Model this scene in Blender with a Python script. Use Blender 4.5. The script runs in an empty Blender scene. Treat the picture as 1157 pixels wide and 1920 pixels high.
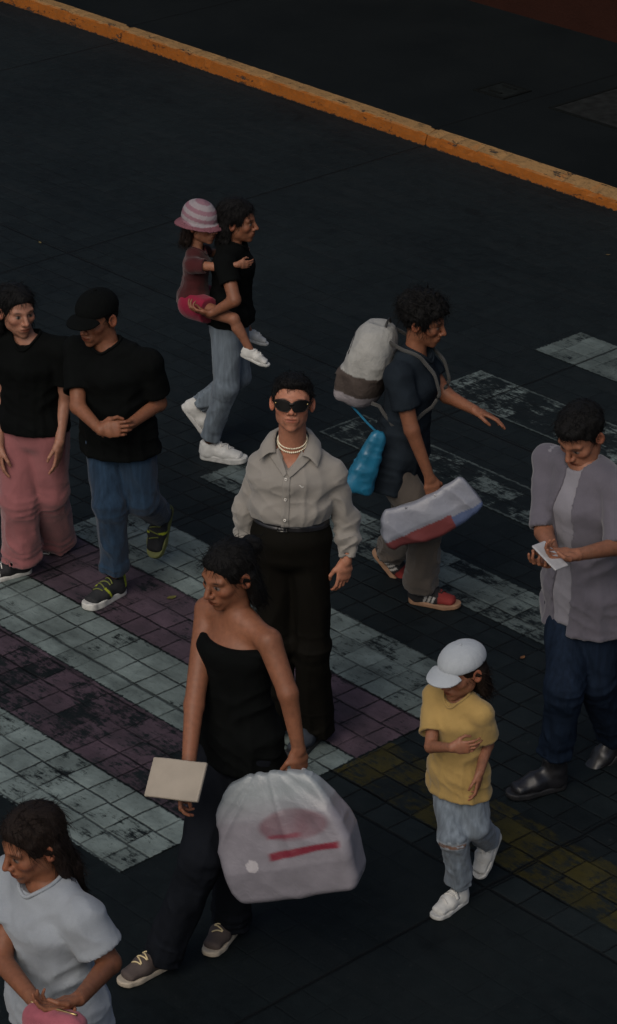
import bpy, math, random
import numpy as np
from mathutils import Vector, Matrix

random.seed(7); np.random.seed(7)
SC = bpy.context.scene
COL = SC.collection

# ------------------------------------------------------------------ camera
FPX, PW, PH = 5196.7, 1157.0, 1920.0
CAM_H = 6.25
PITCH = math.radians(26.171); ROLL = math.radians(0.446)
cr, sr = math.cos(ROLL), math.sin(ROLL)
FWD = np.array([0, math.cos(PITCH), -math.sin(PITCH)])
UP0 = np.array([0, math.sin(PITCH), math.cos(PITCH)]); RT0 = np.array([1.0, 0, 0])
RIGHT = cr * RT0 + sr * UP0
DOWN = sr * RT0 - cr * UP0
CAM = np.array([0, 0, CAM_H])
cd = bpy.data.cameras.new('camera'); cam = bpy.data.objects.new('camera', cd); COL.objects.link(cam)
cd.sensor_fit = 'VERTICAL'; cd.sensor_height = 24.0; cd.sensor_width = 24.0 * PW / PH
cd.lens = 24.0 * FPX / PH
cd.clip_end = 500
M = Matrix(((RIGHT[0], -DOWN[0], -FWD[0], 0), (RIGHT[1], -DOWN[1], -FWD[1], 0), (RIGHT[2], -DOWN[2], -FWD[2], CAM_H), (0, 0, 0, 1)))
cam.matrix_world = M
SC.camera = cam
SC.render.resolution_x = 617; SC.render.resolution_y = 1024

# ------------------------------------------------------------------ world, sun, exposure
SUN_FROM = np.array([-0.32, -0.70]); SUN_EL = math.radians(44)
w = bpy.data.worlds.new('World'); SC.world = w; w.use_nodes = True
nt = w.node_tree
sky = nt.nodes.new('ShaderNodeTexSky'); sky.sky_type = 'NISHITA'; sky.sun_disc = False
sky.sun_elevation = SUN_EL; sky.sun_rotation = math.atan2(SUN_FROM[0], SUN_FROM[1])
sky.air_density = 1.0; sky.dust_density = 4.0; sky.ozone_density = 1.0
bg = nt.nodes['Background']; bg.inputs['Strength'].default_value = 0.06
nt.links.new(sky.outputs[0], bg.inputs['Color'])
sl = bpy.data.lights.new('sun', 'SUN'); sun = bpy.data.objects.new('sun', sl); COL.objects.link(sun)
sl.energy = 1.2; sl.angle = math.radians(48); sl.color = (1.0, 0.93, 0.84)
dv = Vector((SUN_FROM[0], SUN_FROM[1], np.linalg.norm(SUN_FROM) * math.tan(SUN_EL)))
sun.rotation_euler = dv.to_track_quat('Z', 'Y').to_euler()
SC.view_settings.view_transform = 'Standard'; SC.view_settings.look = 'None'
SC.view_settings.exposure = 0.35; SC.view_settings.gamma = 1.0

# ------------------------------------------------------------------ pixel helpers (measured from the photograph)
def ray(x, y): return FWD * FPX + RIGHT * (x - PW / 2) + DOWN * (y - PH / 2)
def gpt(x, y, z=0.0):
    v = ray(x, y); return CAM + v * ((z - CAM_H) / v[2])
def jpt(x, y, Y):
    v = ray(x, y); return CAM + v * (Y / v[1])
# paving grid: local x runs along the kerb, local y across the road
GO = np.array([0.22431, 10.30679, 0.0]); GA = math.radians(-46.965)
EA = np.array([math.cos(GA), math.sin(GA), 0]); EB = np.array([-math.sin(GA), math.cos(GA), 0])
def grid(u, v, z=0.0): return GO + EA * u + EB * v + np.array([0, 0, z])

# ------------------------------------------------------------------ object helpers
def link(name, me, mat=None, parent=None, origin=None, loc=None, rotz=0):
    o = bpy.data.objects.new(name, me); COL.objects.link(o)
    if mat is not None:
        for m in (mat if isinstance(mat, (list, tuple)) else [mat]): me.materials.append(m)
    if parent is not None: o.parent = parent
    if loc is not None: o.location = loc
    o.rotation_euler = (0, 0, rotz)
    return o
def tag(o, label=None, cat=None, group=None, kind=None):
    if label: o['label'] = label
    if cat: o['category'] = cat
    if group: o['group'] = group
    if kind: o['kind'] = kind
    return o
def empty(name, loc, label, cat, group=None):
    o = bpy.data.objects.new(name, None); COL.objects.link(o); o.location = loc
    o.empty_display_size = 0.1
    return tag(o, label, cat, group)
def np_mesh(name, V, Fq, smooth=True, col=None, matidx=None):
    V = np.asarray(V, dtype=np.float32); Fq = np.asarray(Fq, dtype=np.int32)
    me = bpy.data.meshes.new(name)
    nf, k = Fq.shape
    me.vertices.add(len(V)); me.vertices.foreach_set('co', V.ravel())
    me.loops.add(nf * k); me.loops.foreach_set('vertex_index', Fq.ravel())
    me.polygons.add(nf); me.polygons.foreach_set('loop_start', np.arange(0, nf * k, k, dtype=np.int32))
    me.polygons.foreach_set('loop_total', np.full(nf, k, dtype=np.int32))
    me.polygons.foreach_set('use_smooth', np.full(nf, smooth))
    if matidx is not None: me.polygons.foreach_set('material_index', np.asarray(matidx, dtype=np.int32))
    me.update(calc_edges=True)
    if col is not None:
        a = me.color_attributes.new('Col', 'FLOAT_COLOR', 'POINT')
        c4 = np.ones((len(V), 4), dtype=np.float32); c4[:, :3] = col
        a.data.foreach_set('color', c4.ravel())
    return me
def merge(parts):
    Vs, Fs, Cs, n = [], [], [], 0
    for p in parts:
        V, Fq = p[0], p[1]
        if len(V) == 0: continue
        Vs.append(V); Fs.append(np.asarray(Fq) + n); n += len(V)
        if len(p) > 2: Cs.append(p[2])
    return np.concatenate(Vs), np.concatenate(Fs), (np.concatenate(Cs) if Cs else None)
def nrm(v):
    v = np.asarray(v, float); return v / np.linalg.norm(v)

# ------------------------------------------------------------------ noise + distance fields
_perm = np.random.RandomState(3).permutation(256).astype(np.int64)
_perm = np.concatenate([_perm, _perm, _perm])
_val = np.random.RandomState(4).rand(256)
def vnoise(P):
    i = np.floor(P).astype(np.int64); f = P - i; f = f * f * (3 - 2 * f); i &= 255
    def h(a, b, c): return _val[_perm[_perm[_perm[(i[:, 0] + a) & 255] + ((i[:, 1] + b) & 255)] + ((i[:, 2] + c) & 255)] & 255]
    x, y, z = f[:, 0], f[:, 1], f[:, 2]
    def L(a, b, t): return a + (b - a) * t
    return L(L(L(h(0,0,0), h(1,0,0), x), L(h(0,1,0), h(1,1,0), x), y), L(L(h(0,0,1), h(1,0,1), x), L(h(0,1,1), h(1,1,1), x), y), z)
def ridge(P): return (1 - np.abs(2 * vnoise(P) - 1)) ** 2
def smin(a, b, k):
    h = np.clip(0.5 + 0.5 * (b - a) / k, 0, 1); return b + (a - b) * h - k * h * (1 - h)
def smax(a, b, k): return -smin(-a, -b, k)
def rc(P, a, b, ra, rb):
    a = np.asarray(a, float); ab = np.asarray(b, float) - a
    t = np.clip(((P - a) @ ab) / max(ab @ ab, 1e-9), 0, 1)
    return np.linalg.norm(P - a - t[:, None] * ab, axis=1) - (ra + (rb - ra) * t)
def ell(P, c, r, R=None):
    q = P - np.asarray(c, float)
    if R is not None: q = q @ R
    r = np.asarray(r, float)
    k0 = np.linalg.norm(q / r, axis=1); k1 = np.linalg.norm(q / (r * r), axis=1)
    return k0 * (k0 - 1) / np.maximum(k1, 1e-6)
def ecap(P, a, b, wa, wb, x):
    a = np.asarray(a, float); b = np.asarray(b, float); ab = b - a; L = np.linalg.norm(ab); ax = ab / L
    t = np.clip(((P - a) @ ab) / (L * L), 0, 1)
    v = P - a - t[:, None] * ab
    xx = nrm(x - ax * (x @ ax)); yy = np.cross(ax, xx)
    w_ = wa[0] + (wb[0] - wa[0]) * t; d_ = wa[1] + (wb[1] - wa[1]) * t; m_ = 0.5 * (w_ + d_) * 0.6
    q = np.stack([v @ xx, v @ yy, v @ ax], 1); r = np.stack([w_, d_, m_], 1)
    k0 = np.linalg.norm(q / r, axis=1); k1 = np.linalg.norm(q / (r * r), axis=1)
    return np.where(k1 > 1e-5, k0 * (k0 - 1) / np.maximum(k1, 1e-5), -d_)
def seg_coord(P, a, b, x):
    a = np.asarray(a, float); ab = np.asarray(b, float) - a; L = np.linalg.norm(ab); ax = ab / L
    s = (P - a) @ ax; v = P - a - s[:, None] * ax
    xx = nrm(x - ax * (x @ ax)); yy = np.cross(ax, xx)
    an = np.arctan2(v @ yy, v @ xx)
    return s, an, L

def nets(f, lo, hi, h, B=6):
    lo = np.asarray(lo, float); hi = np.asarray(hi, float)
    nb = np.maximum(1, np.ceil((hi - lo) / (h * B)).astype(int)) ; n = nb * B
    bi = np.stack(np.meshgrid(*[np.arange(k) for k in nb], indexing='ij'), -1).reshape(-1, 3)
    cen = lo + (bi * B + (B - 1) / 2) * h
    fc = f(cen)
    F = np.repeat(np.repeat(np.repeat(fc.reshape(nb), B, 0), B, 1), B, 2).astype(np.float32)
    keep = np.abs(fc) < 1.55 * B * h * 0.87 + 0.010
    kb = bi[keep]
    off = np.stack(np.meshgrid(*[np.arange(B)] * 3, indexing='ij'), -1).reshape(-1, 3)
    for c in range(0, len(kb), 1200):
        idx = (kb[c:c + 1200, None, :] * B + off[None]).reshape(-1, 3)
        F[idx[:, 0], idx[:, 1], idx[:, 2]] = f(lo + idx * h)
    F[0] = np.maximum(F[0], 1e-3); F[-1] = np.maximum(F[-1], 1e-3); F[:, 0] = np.maximum(F[:, 0], 1e-3); F[:, -1] = np.maximum(F[:, -1], 1e-3)
    F[:, :, 0] = np.maximum(F[:, :, 0], 1e-3); F[:, :, -1] = np.maximum(F[:, :, -1], 1e-3)
    S = F < 0
    cnt = np.zeros(n - 1, dtype=np.int8)
    cs = [(a, b, c) for a in (0, 1) for b in (0, 1) for c in (0, 1)]
    for a, b, c in cs: cnt += S[a:n[0] - 1 + a, b:n[1] - 1 + b, c:n[2] - 1 + c]
    act = np.argwhere((cnt > 0) & (cnt < 8))
    if len(act) == 0: return np.zeros((0, 3)), np.zeros((0, 4), int)
    vid = -np.ones(n - 1, dtype=np.int32); vid[act[:, 0], act[:, 1], act[:, 2]] = np.arange(len(act))
    cv = {c: F[act[:, 0] + c[0], act[:, 1] + c[1], act[:, 2] + c[2]] for c in cs}
    acc = np.zeros((len(act), 3)); num = np.zeros(len(act))
    for c in cs:
        for ax in range(3):
            if c[ax] == 0:
                d = list(c); d[ax] = 1; d = tuple(d)
                va, vb = cv[c], cv[d]; m = (va < 0) != (vb < 0)
                t = np.where(m, va / np.where(m, va - vb, 1), 0)
                p = np.tile(np.array(c, float), (len(act), 1)); p[:, ax] = t
                acc += p * m[:, None]; num += m
    V = lo + (act + acc / num[:, None]) * h
    Q = []
    for ax in range(3):
        o1, o2 = [(1, 2), (2, 0), (0, 1)][ax]
        sl0 = [slice(None)] * 3; sl1 = [slice(None)] * 3
        sl0[ax] = slice(0, n[ax] - 1); sl1[ax] = slice(1, n[ax])
        for o in (o1, o2): sl0[o] = slice(1, n[o] - 1); sl1[o] = slice(1, n[o] - 1)
        A = S[tuple(sl0)]; Bm = S[tuple(sl1)]
        e = np.argwhere(A != Bm)
        if len(e) == 0: continue
        ins = A[e[:, 0], e[:, 1], e[:, 2]]
        base = e.copy(); base[:, o1] += 1; base[:, o2] += 1
        def cell(d1, d2):
            q = base.copy(); q[:, o1] -= d1; q[:, o2] -= d2; return vid[q[:, 0], q[:, 1], q[:, 2]]
        q = np.stack([cell(1, 1), cell(0, 1), cell(0, 0), cell(1, 0)], 1)
        q[~ins] = q[~ins][:, ::-1]
        Q.append(q)
    return V, np.concatenate(Q)
def bounds(pts, pad):
    p = np.array(pts); return p.min(0) - pad, p.max(0) + pad

def tube(pts, r, seg=6, closed=False):
    pts = np.asarray(pts, float); n = len(pts); V = []
    for i in range(n):
        a = pts[(i - 1) % n] if (closed or i > 0) else pts[i]; b = pts[(i + 1) % n] if (closed or i < n - 1) else pts[i]
        t = nrm(b - a); ref = np.array([0, 0, 1.0]) if abs(t[2]) < 0.9 else np.array([1.0, 0, 0])
        x = nrm(np.cross(ref, t)); y = np.cross(t, x)
        for k in range(seg):
            an = 2 * math.pi * k / seg; V.append(pts[i] + r * (math.cos(an) * x + math.sin(an) * y))
    Fq = []
    for i in range(n if closed else n - 1):
        j = (i + 1) % n
        for k in range(seg):
            l = (k + 1) % seg; Fq.append((i * seg + k, i * seg + l, j * seg + l, j * seg + k))
    if not closed:
        for c in (0, (n - 1) * seg):
            for k in range(1, seg - 2, 2): Fq.append((c, c + k, c + k + 1, c + k + 2))
    return np.array(V), np.array(Fq)
def sheet(G, nvec, th):
    """thickened grid of points G (m,n,3)"""
    m, n = G.shape[:2]; top = G.reshape(-1, 3); bot = top - nvec * th; V = np.concatenate([top, bot]); k = m * n; Fq = []
    for i in range(m - 1):
        for j in range(n - 1):
            a, b, c, d = i * n + j, i * n + j + 1, (i + 1) * n + j + 1, (i + 1) * n + j
            Fq.append((a, b, c, d)); Fq.append((k + d, k + c, k + b, k + a))
    bd = [(0, j) for j in range(n)] + [(i, n - 1) for i in range(1, m)] + [(m - 1, j) for j in range(n - 2, -1, -1)] + [(i, 0) for i in range(m - 2, 0, -1)]
    ids = [i * n + j for i, j in bd]
    for q in range(len(ids)):
        a, b = ids[q], ids[(q + 1) % len(ids)]; Fq.append((a, k + a, k + b, b))
    return V, np.array(Fq)
def drape(sdf, o, x, y, nv, quad, off=0.004, th=0.003, m=14, n=10, start=0.35):
    """bilinear patch (four (u,v) corners) laid on a distance field from the front"""
    q = np.array(quad, float); G = []
    for i in range(m):
        s = i / (m - 1)
        for j in range(n):
            t = j / (n - 1); uv = (1 - s) * ((1 - t) * q[0] + t * q[1]) + s * ((1 - t) * q[3] + t * q[2])
            G.append(o + x * uv[0] + y * uv[1] + nv * start)
    P = np.array(G)
    for _ in range(60):
        P = P - nv * np.clip(sdf(P)[:, None] - off, -0.01, 0.05) * 0.8
        dp = (P - o) @ nv; P = P + nv * np.maximum(0.062 - dp, 0)[:, None]
    return sheet(P.reshape(m, n, 3), nv, th)

# ------------------------------------------------------------------ material helpers
def mat(name):
    m = bpy.data.materials.new(name); m.use_nodes = True
    return m, m.node_tree.nodes, m.node_tree.links, m.node_tree.nodes['Principled BSDF']
class NB:
    def __init__(s, m): s.n = m.node_tree.nodes; s.l = m.node_tree.links
    def put(s, i, v):
        if isinstance(v, bpy.types.NodeSocket): s.l.new(v, i)
        elif v is not None: i.default_value = v
    def math(s, op, a, b=None, c=None, clamp=False):
        x = s.n.new('ShaderNodeMath'); x.operation = op; x.use_clamp = clamp; s.put(x.inputs[0], a)
        if b is not None: s.put(x.inputs[1], b)
        if c is not None: s.put(x.inputs[2], c)
        return x.outputs[0]
    def coord(s, k='Object'): return s.n.new('ShaderNodeTexCoord').outputs[k]
    def mapping(s, v, scale=(1, 1, 1), loc=(0, 0, 0), rot=(0, 0, 0)):
        x = s.n.new('ShaderNodeMapping'); s.put(x.inputs[0], v); x.inputs['Scale'].default_value = scale; x.inputs['Location'].default_value = loc; x.inputs['Rotation'].default_value = rot
        return x.outputs[0]
    def noise(s, v, scale, detail=4, rough=0.55, out='Fac', dist=0.0):
        x = s.n.new('ShaderNodeTexNoise'); s.put(x.inputs['Vector'], v); x.inputs['Scale'].default_value = scale; x.inputs['Detail'].default_value = detail; x.inputs['Roughness'].default_value = rough
        x.inputs['Distortion'].default_value = dist
        return x.outputs[out]
    def ramp(s, f, stops):
        x = s.n.new('ShaderNodeValToRGB'); s.put(x.inputs[0], f); e = x.color_ramp.elements
        while len(e) < len(stops): e.new(0.5)
        for i, (p, c) in enumerate(stops):
            e[i].position = p; e[i].color = (c, c, c, 1) if isinstance(c, (int, float)) else (*c, 1)
        return x.outputs[0]
    def mix(s, f, a, b, blend='MIX'):
        x = s.n.new('ShaderNodeMix'); x.data_type = 'RGBA'; x.blend_type = blend; s.put(x.inputs[0], f)
        for i, v in ((6, a), (7, b)): s.put(x.inputs[i], (*v, 1) if isinstance(v, tuple) and len(v) == 3 else v)
        return x.outputs[2]
    def sep(s, v):
        x = s.n.new('ShaderNodeSeparateXYZ'); s.put(x.inputs[0], v); return x.outputs
    def bump(s, h, strength, dist, normal=None):
        x = s.n.new('ShaderNodeBump'); s.put(x.inputs['Height'], h); x.inputs['Strength'].default_value = strength; x.inputs['Distance'].default_value = dist
        if normal is not None: s.put(x.inputs['Normal'], normal)
        return x.outputs[0]

def fabric(name, color, rough=0.85, var=0.25, sheen=0.15, weave=900, fold=0.5, streak=False, attr=False):
    m, n, l, b = mat(name); k = NB(m); co = k.coord()
    big = k.noise(co, 9, 4); fine = k.noise(co, weave * 0.35, 2)
    if streak: big = k.noise(k.mapping(co, (60, 60, 6)), 1.0, 3)
    c = tuple(color)
    if max(c) < 0.05: sheen = 0.0
    lo = tuple(x * (1 - var) for x in c); hi = tuple(min(1, x * (1 + var)) for x in c)
    cc = k.mix(k.ramp(big, [(0.3, 0.0), (0.7, 1.0)]), lo, hi)
    if attr:
        a = n.new('ShaderNodeVertexColor'); a.layer_name = 'Col'
        cc = k.mix(0.999, cc, a.outputs[0], 'MULTIPLY')
    cc = k.mix(k.math('MULTIPLY', fine, 0.35), cc, tuple(x * 0.45 for x in c), 'MIX') if not attr else cc
    l.new(cc, b.inputs['Base Color'])
    b.inputs['Roughness'].default_value = rough; b.inputs['Sheen Weight'].default_value = sheen; b.inputs['Specular IOR Level'].default_value = 0.08
    fo = k.noise(k.mapping(co, (1, 1, 0.6)), 15, 1, 0.4, dist=0.8)
    fo = k.math('ABSOLUTE', k.math('SUBTRACT', fo, 0.5)); fo = k.math('SMOOTH_MIN', fo, 0.12, 0.05)
    f2 = k.noise(k.mapping(co, (1, 1, 0.8), loc=(4, 1, 2)), 8, 2, 0.45, dist=1.0)
    n1 = k.bump(k.math('ADD', k.math('MULTIPLY', fo, 1.6), f2), 0.55 * fold, 0.013)
    l.new(k.bump(fine, 0.35, 0.0015, n1), b.inputs['Normal'])
    return m
def skin(name='skin'):
    m, n, l, b = mat(name); k = NB(m); co = k.coord()
    a = n.new('ShaderNodeVertexColor'); a.layer_name = 'Col'
    mot = k.ramp(k.noise(co, 55, 4), [(0.25, 0.78), (0.75, 1.1)])
    l.new(k.mix(1.0, a.outputs[0], mot, 'MULTIPLY'), b.inputs['Base Color'])
    b.inputs['Roughness'].default_value = 0.5; b.inputs['Specular IOR Level'].default_value = 0.25; b.inputs['Subsurface Weight'].default_value = 0.12
    b.inputs['Subsurface Radius'].default_value = (1, 0.35, 0.2); b.inputs['Subsurface Scale'].default_value = 0.008
    l.new(k.bump(k.noise(co, 420, 3), 0.15, 0.001), b.inputs['Normal'])
    return m
def hairmat(name, color=(0.0028, 0.0026, 0.0026)):
    m, n, l, b = mat(name); k = NB(m); co = k.coord()
    st = k.noise(k.mapping(co, (260, 260, 30)), 1.0, 3, 0.7)
    l.new(k.mix(st, tuple(x * 0.5 for x in color), tuple(x * 2.2 for x in color)), b.inputs['Base Color'])
    b.inputs['Roughness'].default_value = 0.6; b.inputs['Specular IOR Level'].default_value = 0.16
    l.new(k.bump(st, 0.9, 0.006), b.inputs['Normal'])
    return m
def plain(name, color, rough=0.5, metal=0.0, var=0.15, scale=30, spec=0.5):
    m, n, l, b = mat(name); k = NB(m); co = k.coord()
    c = tuple(color); f = k.noise(co, scale, 4)
    l.new(k.mix(k.ramp(f, [(0.3, 0.0), (0.7, 1.0)]), tuple(x * (1 - var) for x in c), tuple(min(1, x * (1 + var)) for x in c)), b.inputs['Base Color'])
    b.inputs['Roughness'].default_value = rough; b.inputs['Metallic'].default_value = metal; b.inputs['Specular IOR Level'].default_value = spec
    l.new(k.bump(k.noise(co, scale * 8, 2), 0.12, 0.001), b.inputs['Normal'])
    return m
def colattr(name, rough=0.5, spec=0.4, crinkle=0.5):
    m, n, l, b = mat(name); k = NB(m); co = k.coord()
    a = n.new('ShaderNodeVertexColor'); a.layer_name = 'Col'
    mot = k.ramp(k.noise(co, 14, 4), [(0.25, 0.82), (0.75, 1.08)])
    l.new(k.mix(1.0, a.outputs[0], mot, 'MULTIPLY'), b.inputs['Base Color'])
    b.inputs['Roughness'].default_value = rough; b.inputs['Specular IOR Level'].default_value = spec
    l.new(k.bump(k.noise(co, 22, 4, 0.6, dist=1.0), crinkle, 0.02), b.inputs['Normal'])
    return m

# ------------------------------------------------------------------ the setting
TU, TV = 0.1487, 0.1452          # stamped tile size
def line_mask(k, t, period, shift, width, jig):
    """1 on the joint, 0 on the tile"""
    x = k.math('DIVIDE', k.math('SUBTRACT', t, shift), period)
    fr = k.math('FRACT', k.math('ADD', x, 0.5))
    d = k.math('MULTIPLY', k.math('ABSOLUTE', k.math('SUBTRACT', fr, 0.5)), period)
    d = k.math('ADD', d, jig)
    return k.math('SUBTRACT', 1.0, k.math('SMOOTH_MIN', 1.0, k.math('DIVIDE', d, width), 0.15), clamp=True)
def ground_nodes(m, paint=None):
    """shared stamped-concrete network: returns nothing, wires the material"""
    k = NB(m); n, l = k.n, k.l; b = n['Principled BSDF']
    co = k.coord(); xyz = k.sep(co); u, v = xyz[0], xyz[1]
    flat = n.new('ShaderNodeCombineXYZ'); k.put(flat.inputs[0], u); k.put(flat.inputs[1], v); co = flat.outputs[0]
    wob = k.math('MULTIPLY', k.math('SUBTRACT', k.noise(co, 6.5, 3), 0.5), 0.016)
    wob2 = k.math('MULTIPLY', k.math('SUBTRACT', k.noise(k.mapping(co, loc=(7, 3, 0)), 6.5, 3), 0.5), 0.016)
    uu = k.math('ADD', u, wob); vv = k.math('ADD', v, wob2)
    # rows slip a little against each other
    row = k.math('FLOOR', k.math('DIVIDE', k.math('SUBTRACT', vv, -0.0145), TV))
    wn = n.new('ShaderNodeTexWhiteNoise'); wn.noise_dimensions = '1D'; k.put(wn.inputs['W'], row)
    slip = k.math('MULTIPLY', k.math('SUBTRACT', wn.outputs[0], 0.5), 0.05)
    jig = k.math('MULTIPLY', k.math('SUBTRACT', k.noise(co, 70, 3), 0.5), 0.010)
    gu = line_mask(k, k.math('ADD', uu, slip), TU, -0.722, 0.0075, jig)
    gv = line_mask(k, vv, TV, -0.0145, 0.0085, jig)
    fade = k.ramp(k.noise(k.mapping(co, loc=(3, 9, 0)), 2.3, 3), [(0.36, 0.25), (0.56, 1.0)])
    # the tile stamp is crisp at the crossing, worn smooth towards the kerb
    far = k.ramp(k.math('DIVIDE', k.math('SUBTRACT', v, 1.2), 4.0), [(0.0, 1.0), (0.25, 0.52), (1.0, 0.20)])
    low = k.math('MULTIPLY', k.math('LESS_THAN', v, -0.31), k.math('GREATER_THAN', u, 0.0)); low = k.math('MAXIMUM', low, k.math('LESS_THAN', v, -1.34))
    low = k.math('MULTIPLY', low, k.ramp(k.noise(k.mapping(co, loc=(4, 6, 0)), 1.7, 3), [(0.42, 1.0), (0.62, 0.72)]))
    gr = k.math('MULTIPLY', k.math('MULTIPLY', k.math('MAXIMUM', gu, gv), k.math('MULTIPLY', fade, far)), k.math('SUBTRACT', 1.0, k.math('MULTIPLY', low, 0.9)))
    bu = line_mask(k, uu, 3.355, 1.065, 0.013, jig); bv = line_mask(k, vv, 3.18, -0.31, 0.012, jig)
    bj = k.math('MAXIMUM', bu, k.math('MULTIPLY', bv, 0.85))
    joint = k.math('MAXIMUM', gr, bj)
    # per tile tone
    iu = k.math('FLOOR', k.math('DIVIDE', k.math('SUBTRACT', k.math('ADD', uu, slip), -0.722), TU))
    cmb = n.new('ShaderNodeCombineXYZ'); k.put(cmb.inputs[0], iu); k.put(cmb.inputs[1], row)
    wt = n.new('ShaderNodeTexWhiteNoise'); wt.noise_dimensions = '2D'; k.put(wt.inputs['Vector'], cmb.outputs[0])
    tone = wt.outputs[0]
    patch = k.noise(co, 0.9, 5, 0.6); grit = k.noise(co, 160, 3, 0.7); mid = k.noise(co, 14, 5, 0.65)
    base = k.mix(k.ramp(patch, [(0.32, 0.0), (0.68, 1.0)]), GROUND_LO, GROUND_HI)
    base = k.mix(k.math('MULTIPLY', k.ramp(mid, [(0.35, 0.0), (0.75, 1.0)]), 0.5), base, tuple(x * 1.7 for x in GROUND_HI))
    tv = k.math('MULTIPLY', k.math('MULTIPLY', k.math('SUBTRACT', tone, 0.5), k.math('MULTIPLY', far, k.math('SUBTRACT', 1.0, low))), 0.5)
    base = k.mix(k.math('MAXIMUM', tv, 0.0), base, tuple(x * 1.9 for x in GROUND_HI)); base = k.mix(k.math('MAXIMUM', k.math('MULTIPLY', tv, -1.2), 0.0), base, (0.003, 0.0042, 0.005))
    streak = k.noise(k.mapping(co, (0.5, 5, 1), loc=(3, 3, 0)), 1.6, 6, 0.7)
    base = k.mix(k.math('MULTIPLY', k.ramp(streak, [(0.5, 0.0), (0.75, 1.0)]), 0.45), base, (0.019, 0.022, 0.023))
    base = k.mix(k.math('MULTIPLY', grit, 0.55), base, (0.003, 0.0042, 0.005))
    pit = k.ramp(k.noise(k.mapping(co, loc=(8, 2, 0)), 62, 3, 0.6), [(0.66, 0.0), (0.72, 1.0)])
    base = k.mix(k.math('MULTIPLY', pit, 0.6), base, (0.030, 0.033, 0.033))
    stain = k.ramp(k.noise(k.mapping(co, loc=(12, 4, 0)), 2.6, 5, 0.7), [(0.60, 0.0), (0.72, 1.0)])
    base = k.mix(k.math('MULTIPLY', stain, 0.55), base, (0.0026, 0.0034, 0.004))
    sp = k.ramp(k.noise(k.mapping(co, loc=(1, 2, 0)), 26, 2), [(0.70, 0.0), (0.76, 1.0)])
    base = k.mix(k.math('MULTIPLY', sp, 0.22), base, (0.055, 0.06, 0.06))
    base = k.mix(k.math('MULTIPLY', low, 0.30), base, (0.0025, 0.0036, 0.0042))  # fall-off of light over the near smooth slabs, painted into their colour
    rough = 0.62
    if paint:
        colr, wear, edge = paint['color'], paint['wear'], paint.get('edge', 0.4)
        L0, L1, W0, W1 = paint['rect']
        pc = k.mix(k.ramp(tone, [(0.0, 0.0), (1.0, 1.0)]), tuple(x * 0.78 for x in colr), tuple(x * 1.15 for x in colr))
        dirt = k.ramp(k.noise(k.mapping(co, loc=(5, 5, 0)), 5, 6, 0.7), [(0.35, 0.0), (0.72, 1.0)])
        pc = k.mix(k.math('MULTIPLY', dirt, 0.72), pc, tuple(x * 0.36 for x in colr))
        blot = k.ramp(k.noise(k.mapping(co, (1, 1.6, 1), loc=(9, 1, 0)), 30, 6, 0.72), [(0.54, 0.0), (0.66, 1.0)])
        pc = k.mix(k.math('MULTIPLY', blot, 0.45), pc, tuple(x * 0.25 for x in colr))
        scr = k.noise(k.mapping(co, (14, 60, 1)), 1.0, 5, 0.75)
        wn_ = k.math('ADD', k.math('MULTIPLY', k.noise(k.mapping(co, loc=(2, 8, 0)), 9, 8, 0.78), 0.62), k.math('MULTIPLY', scr, 0.38))
        wn_ = k.math('ADD', wn_, k.math('MULTIPLY', k.math('SUBTRACT', tone, 0.5), 0.10))
        keep = k.ramp(wn_, [(max(0.0, wear - 0.035), 0.0), (min(1, wear + 0.035), 1.0)])
        wash = k.ramp(k.noise(k.mapping(co, (1, 2.5, 1), loc=(6, 2, 0)), 2.2, 5, 0.65), [(0.30, 0.45), (0.65, 1.0)]); keep = k.math('MULTIPLY', keep, wash)
        # paint survives best along the painted outline
        du = k.math('MINIMUM', k.math('SUBTRACT', u, L0), k.math('SUBTRACT', L1, u)); dvv = k.math('MINIMUM', k.math('SUBTRACT', v, W0), k.math('SUBTRACT', W1, v))
        de = k.math('MINIMUM', du, dvv)
        ed = k.math('MULTIPLY', k.ramp(k.math('ADD', k.math('DIVIDE', de, 0.05), k.math('MULTIPLY', k.math('SUBTRACT', mid, 0.5), 0.9)), [(0.22, 1.0), (0.42, 0.0)]), edge)
        keep = k.math('MAXIMUM', keep, ed)
        rim = k.ramp(k.math('ADD', k.math('DIVIDE', de, 0.03), k.math('MULTIPLY', k.math('SUBTRACT', k.noise(co, 45, 4), 0.5), 1.6)), [(0.0, 0.0), (0.25, 1.0)])
        keep = k.math('MULTIPLY', keep, rim)
        base = k.mix(keep, base, pc)
        rough = k.math('SUBTRACT', 0.72, k.math('MULTIPLY', keep, 0.14))
    jd = k.math('MULTIPLY', joint, 0.93)
    base = k.mix(jd, base, (0.0035, 0.004, 0.0045))
    l.new(base, b.inputs['Base Color'])
    if isinstance(rough, float): rough = k.math('ADD', 0.5, k.math('MULTIPLY', patch, 0.3))
    k.put(b.inputs['Roughness'], rough); b.inputs['Specular IOR Level'].default_value = 0.07
    hgt = k.math('ADD', k.math('MULTIPLY', k.math('SUBTRACT', 1.0, joint), 1.0), k.math('ADD', k.math('MULTIPLY', grit, 0.12), k.math('ADD', k.math('MULTIPLY', mid, 0.35), k.math('MULTIPLY', k.math('MULTIPLY', tone, k.math('SUBTRACT', 1.0, low)), 0.10))))
    l.new(k.bump(hgt, 0.75, 0.008), b.inputs['Normal'])
GROUND_LO = (0.0054, 0.0082, 0.0095); GROUND_HI = (0.0104, 0.0148, 0.0164)

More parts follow.
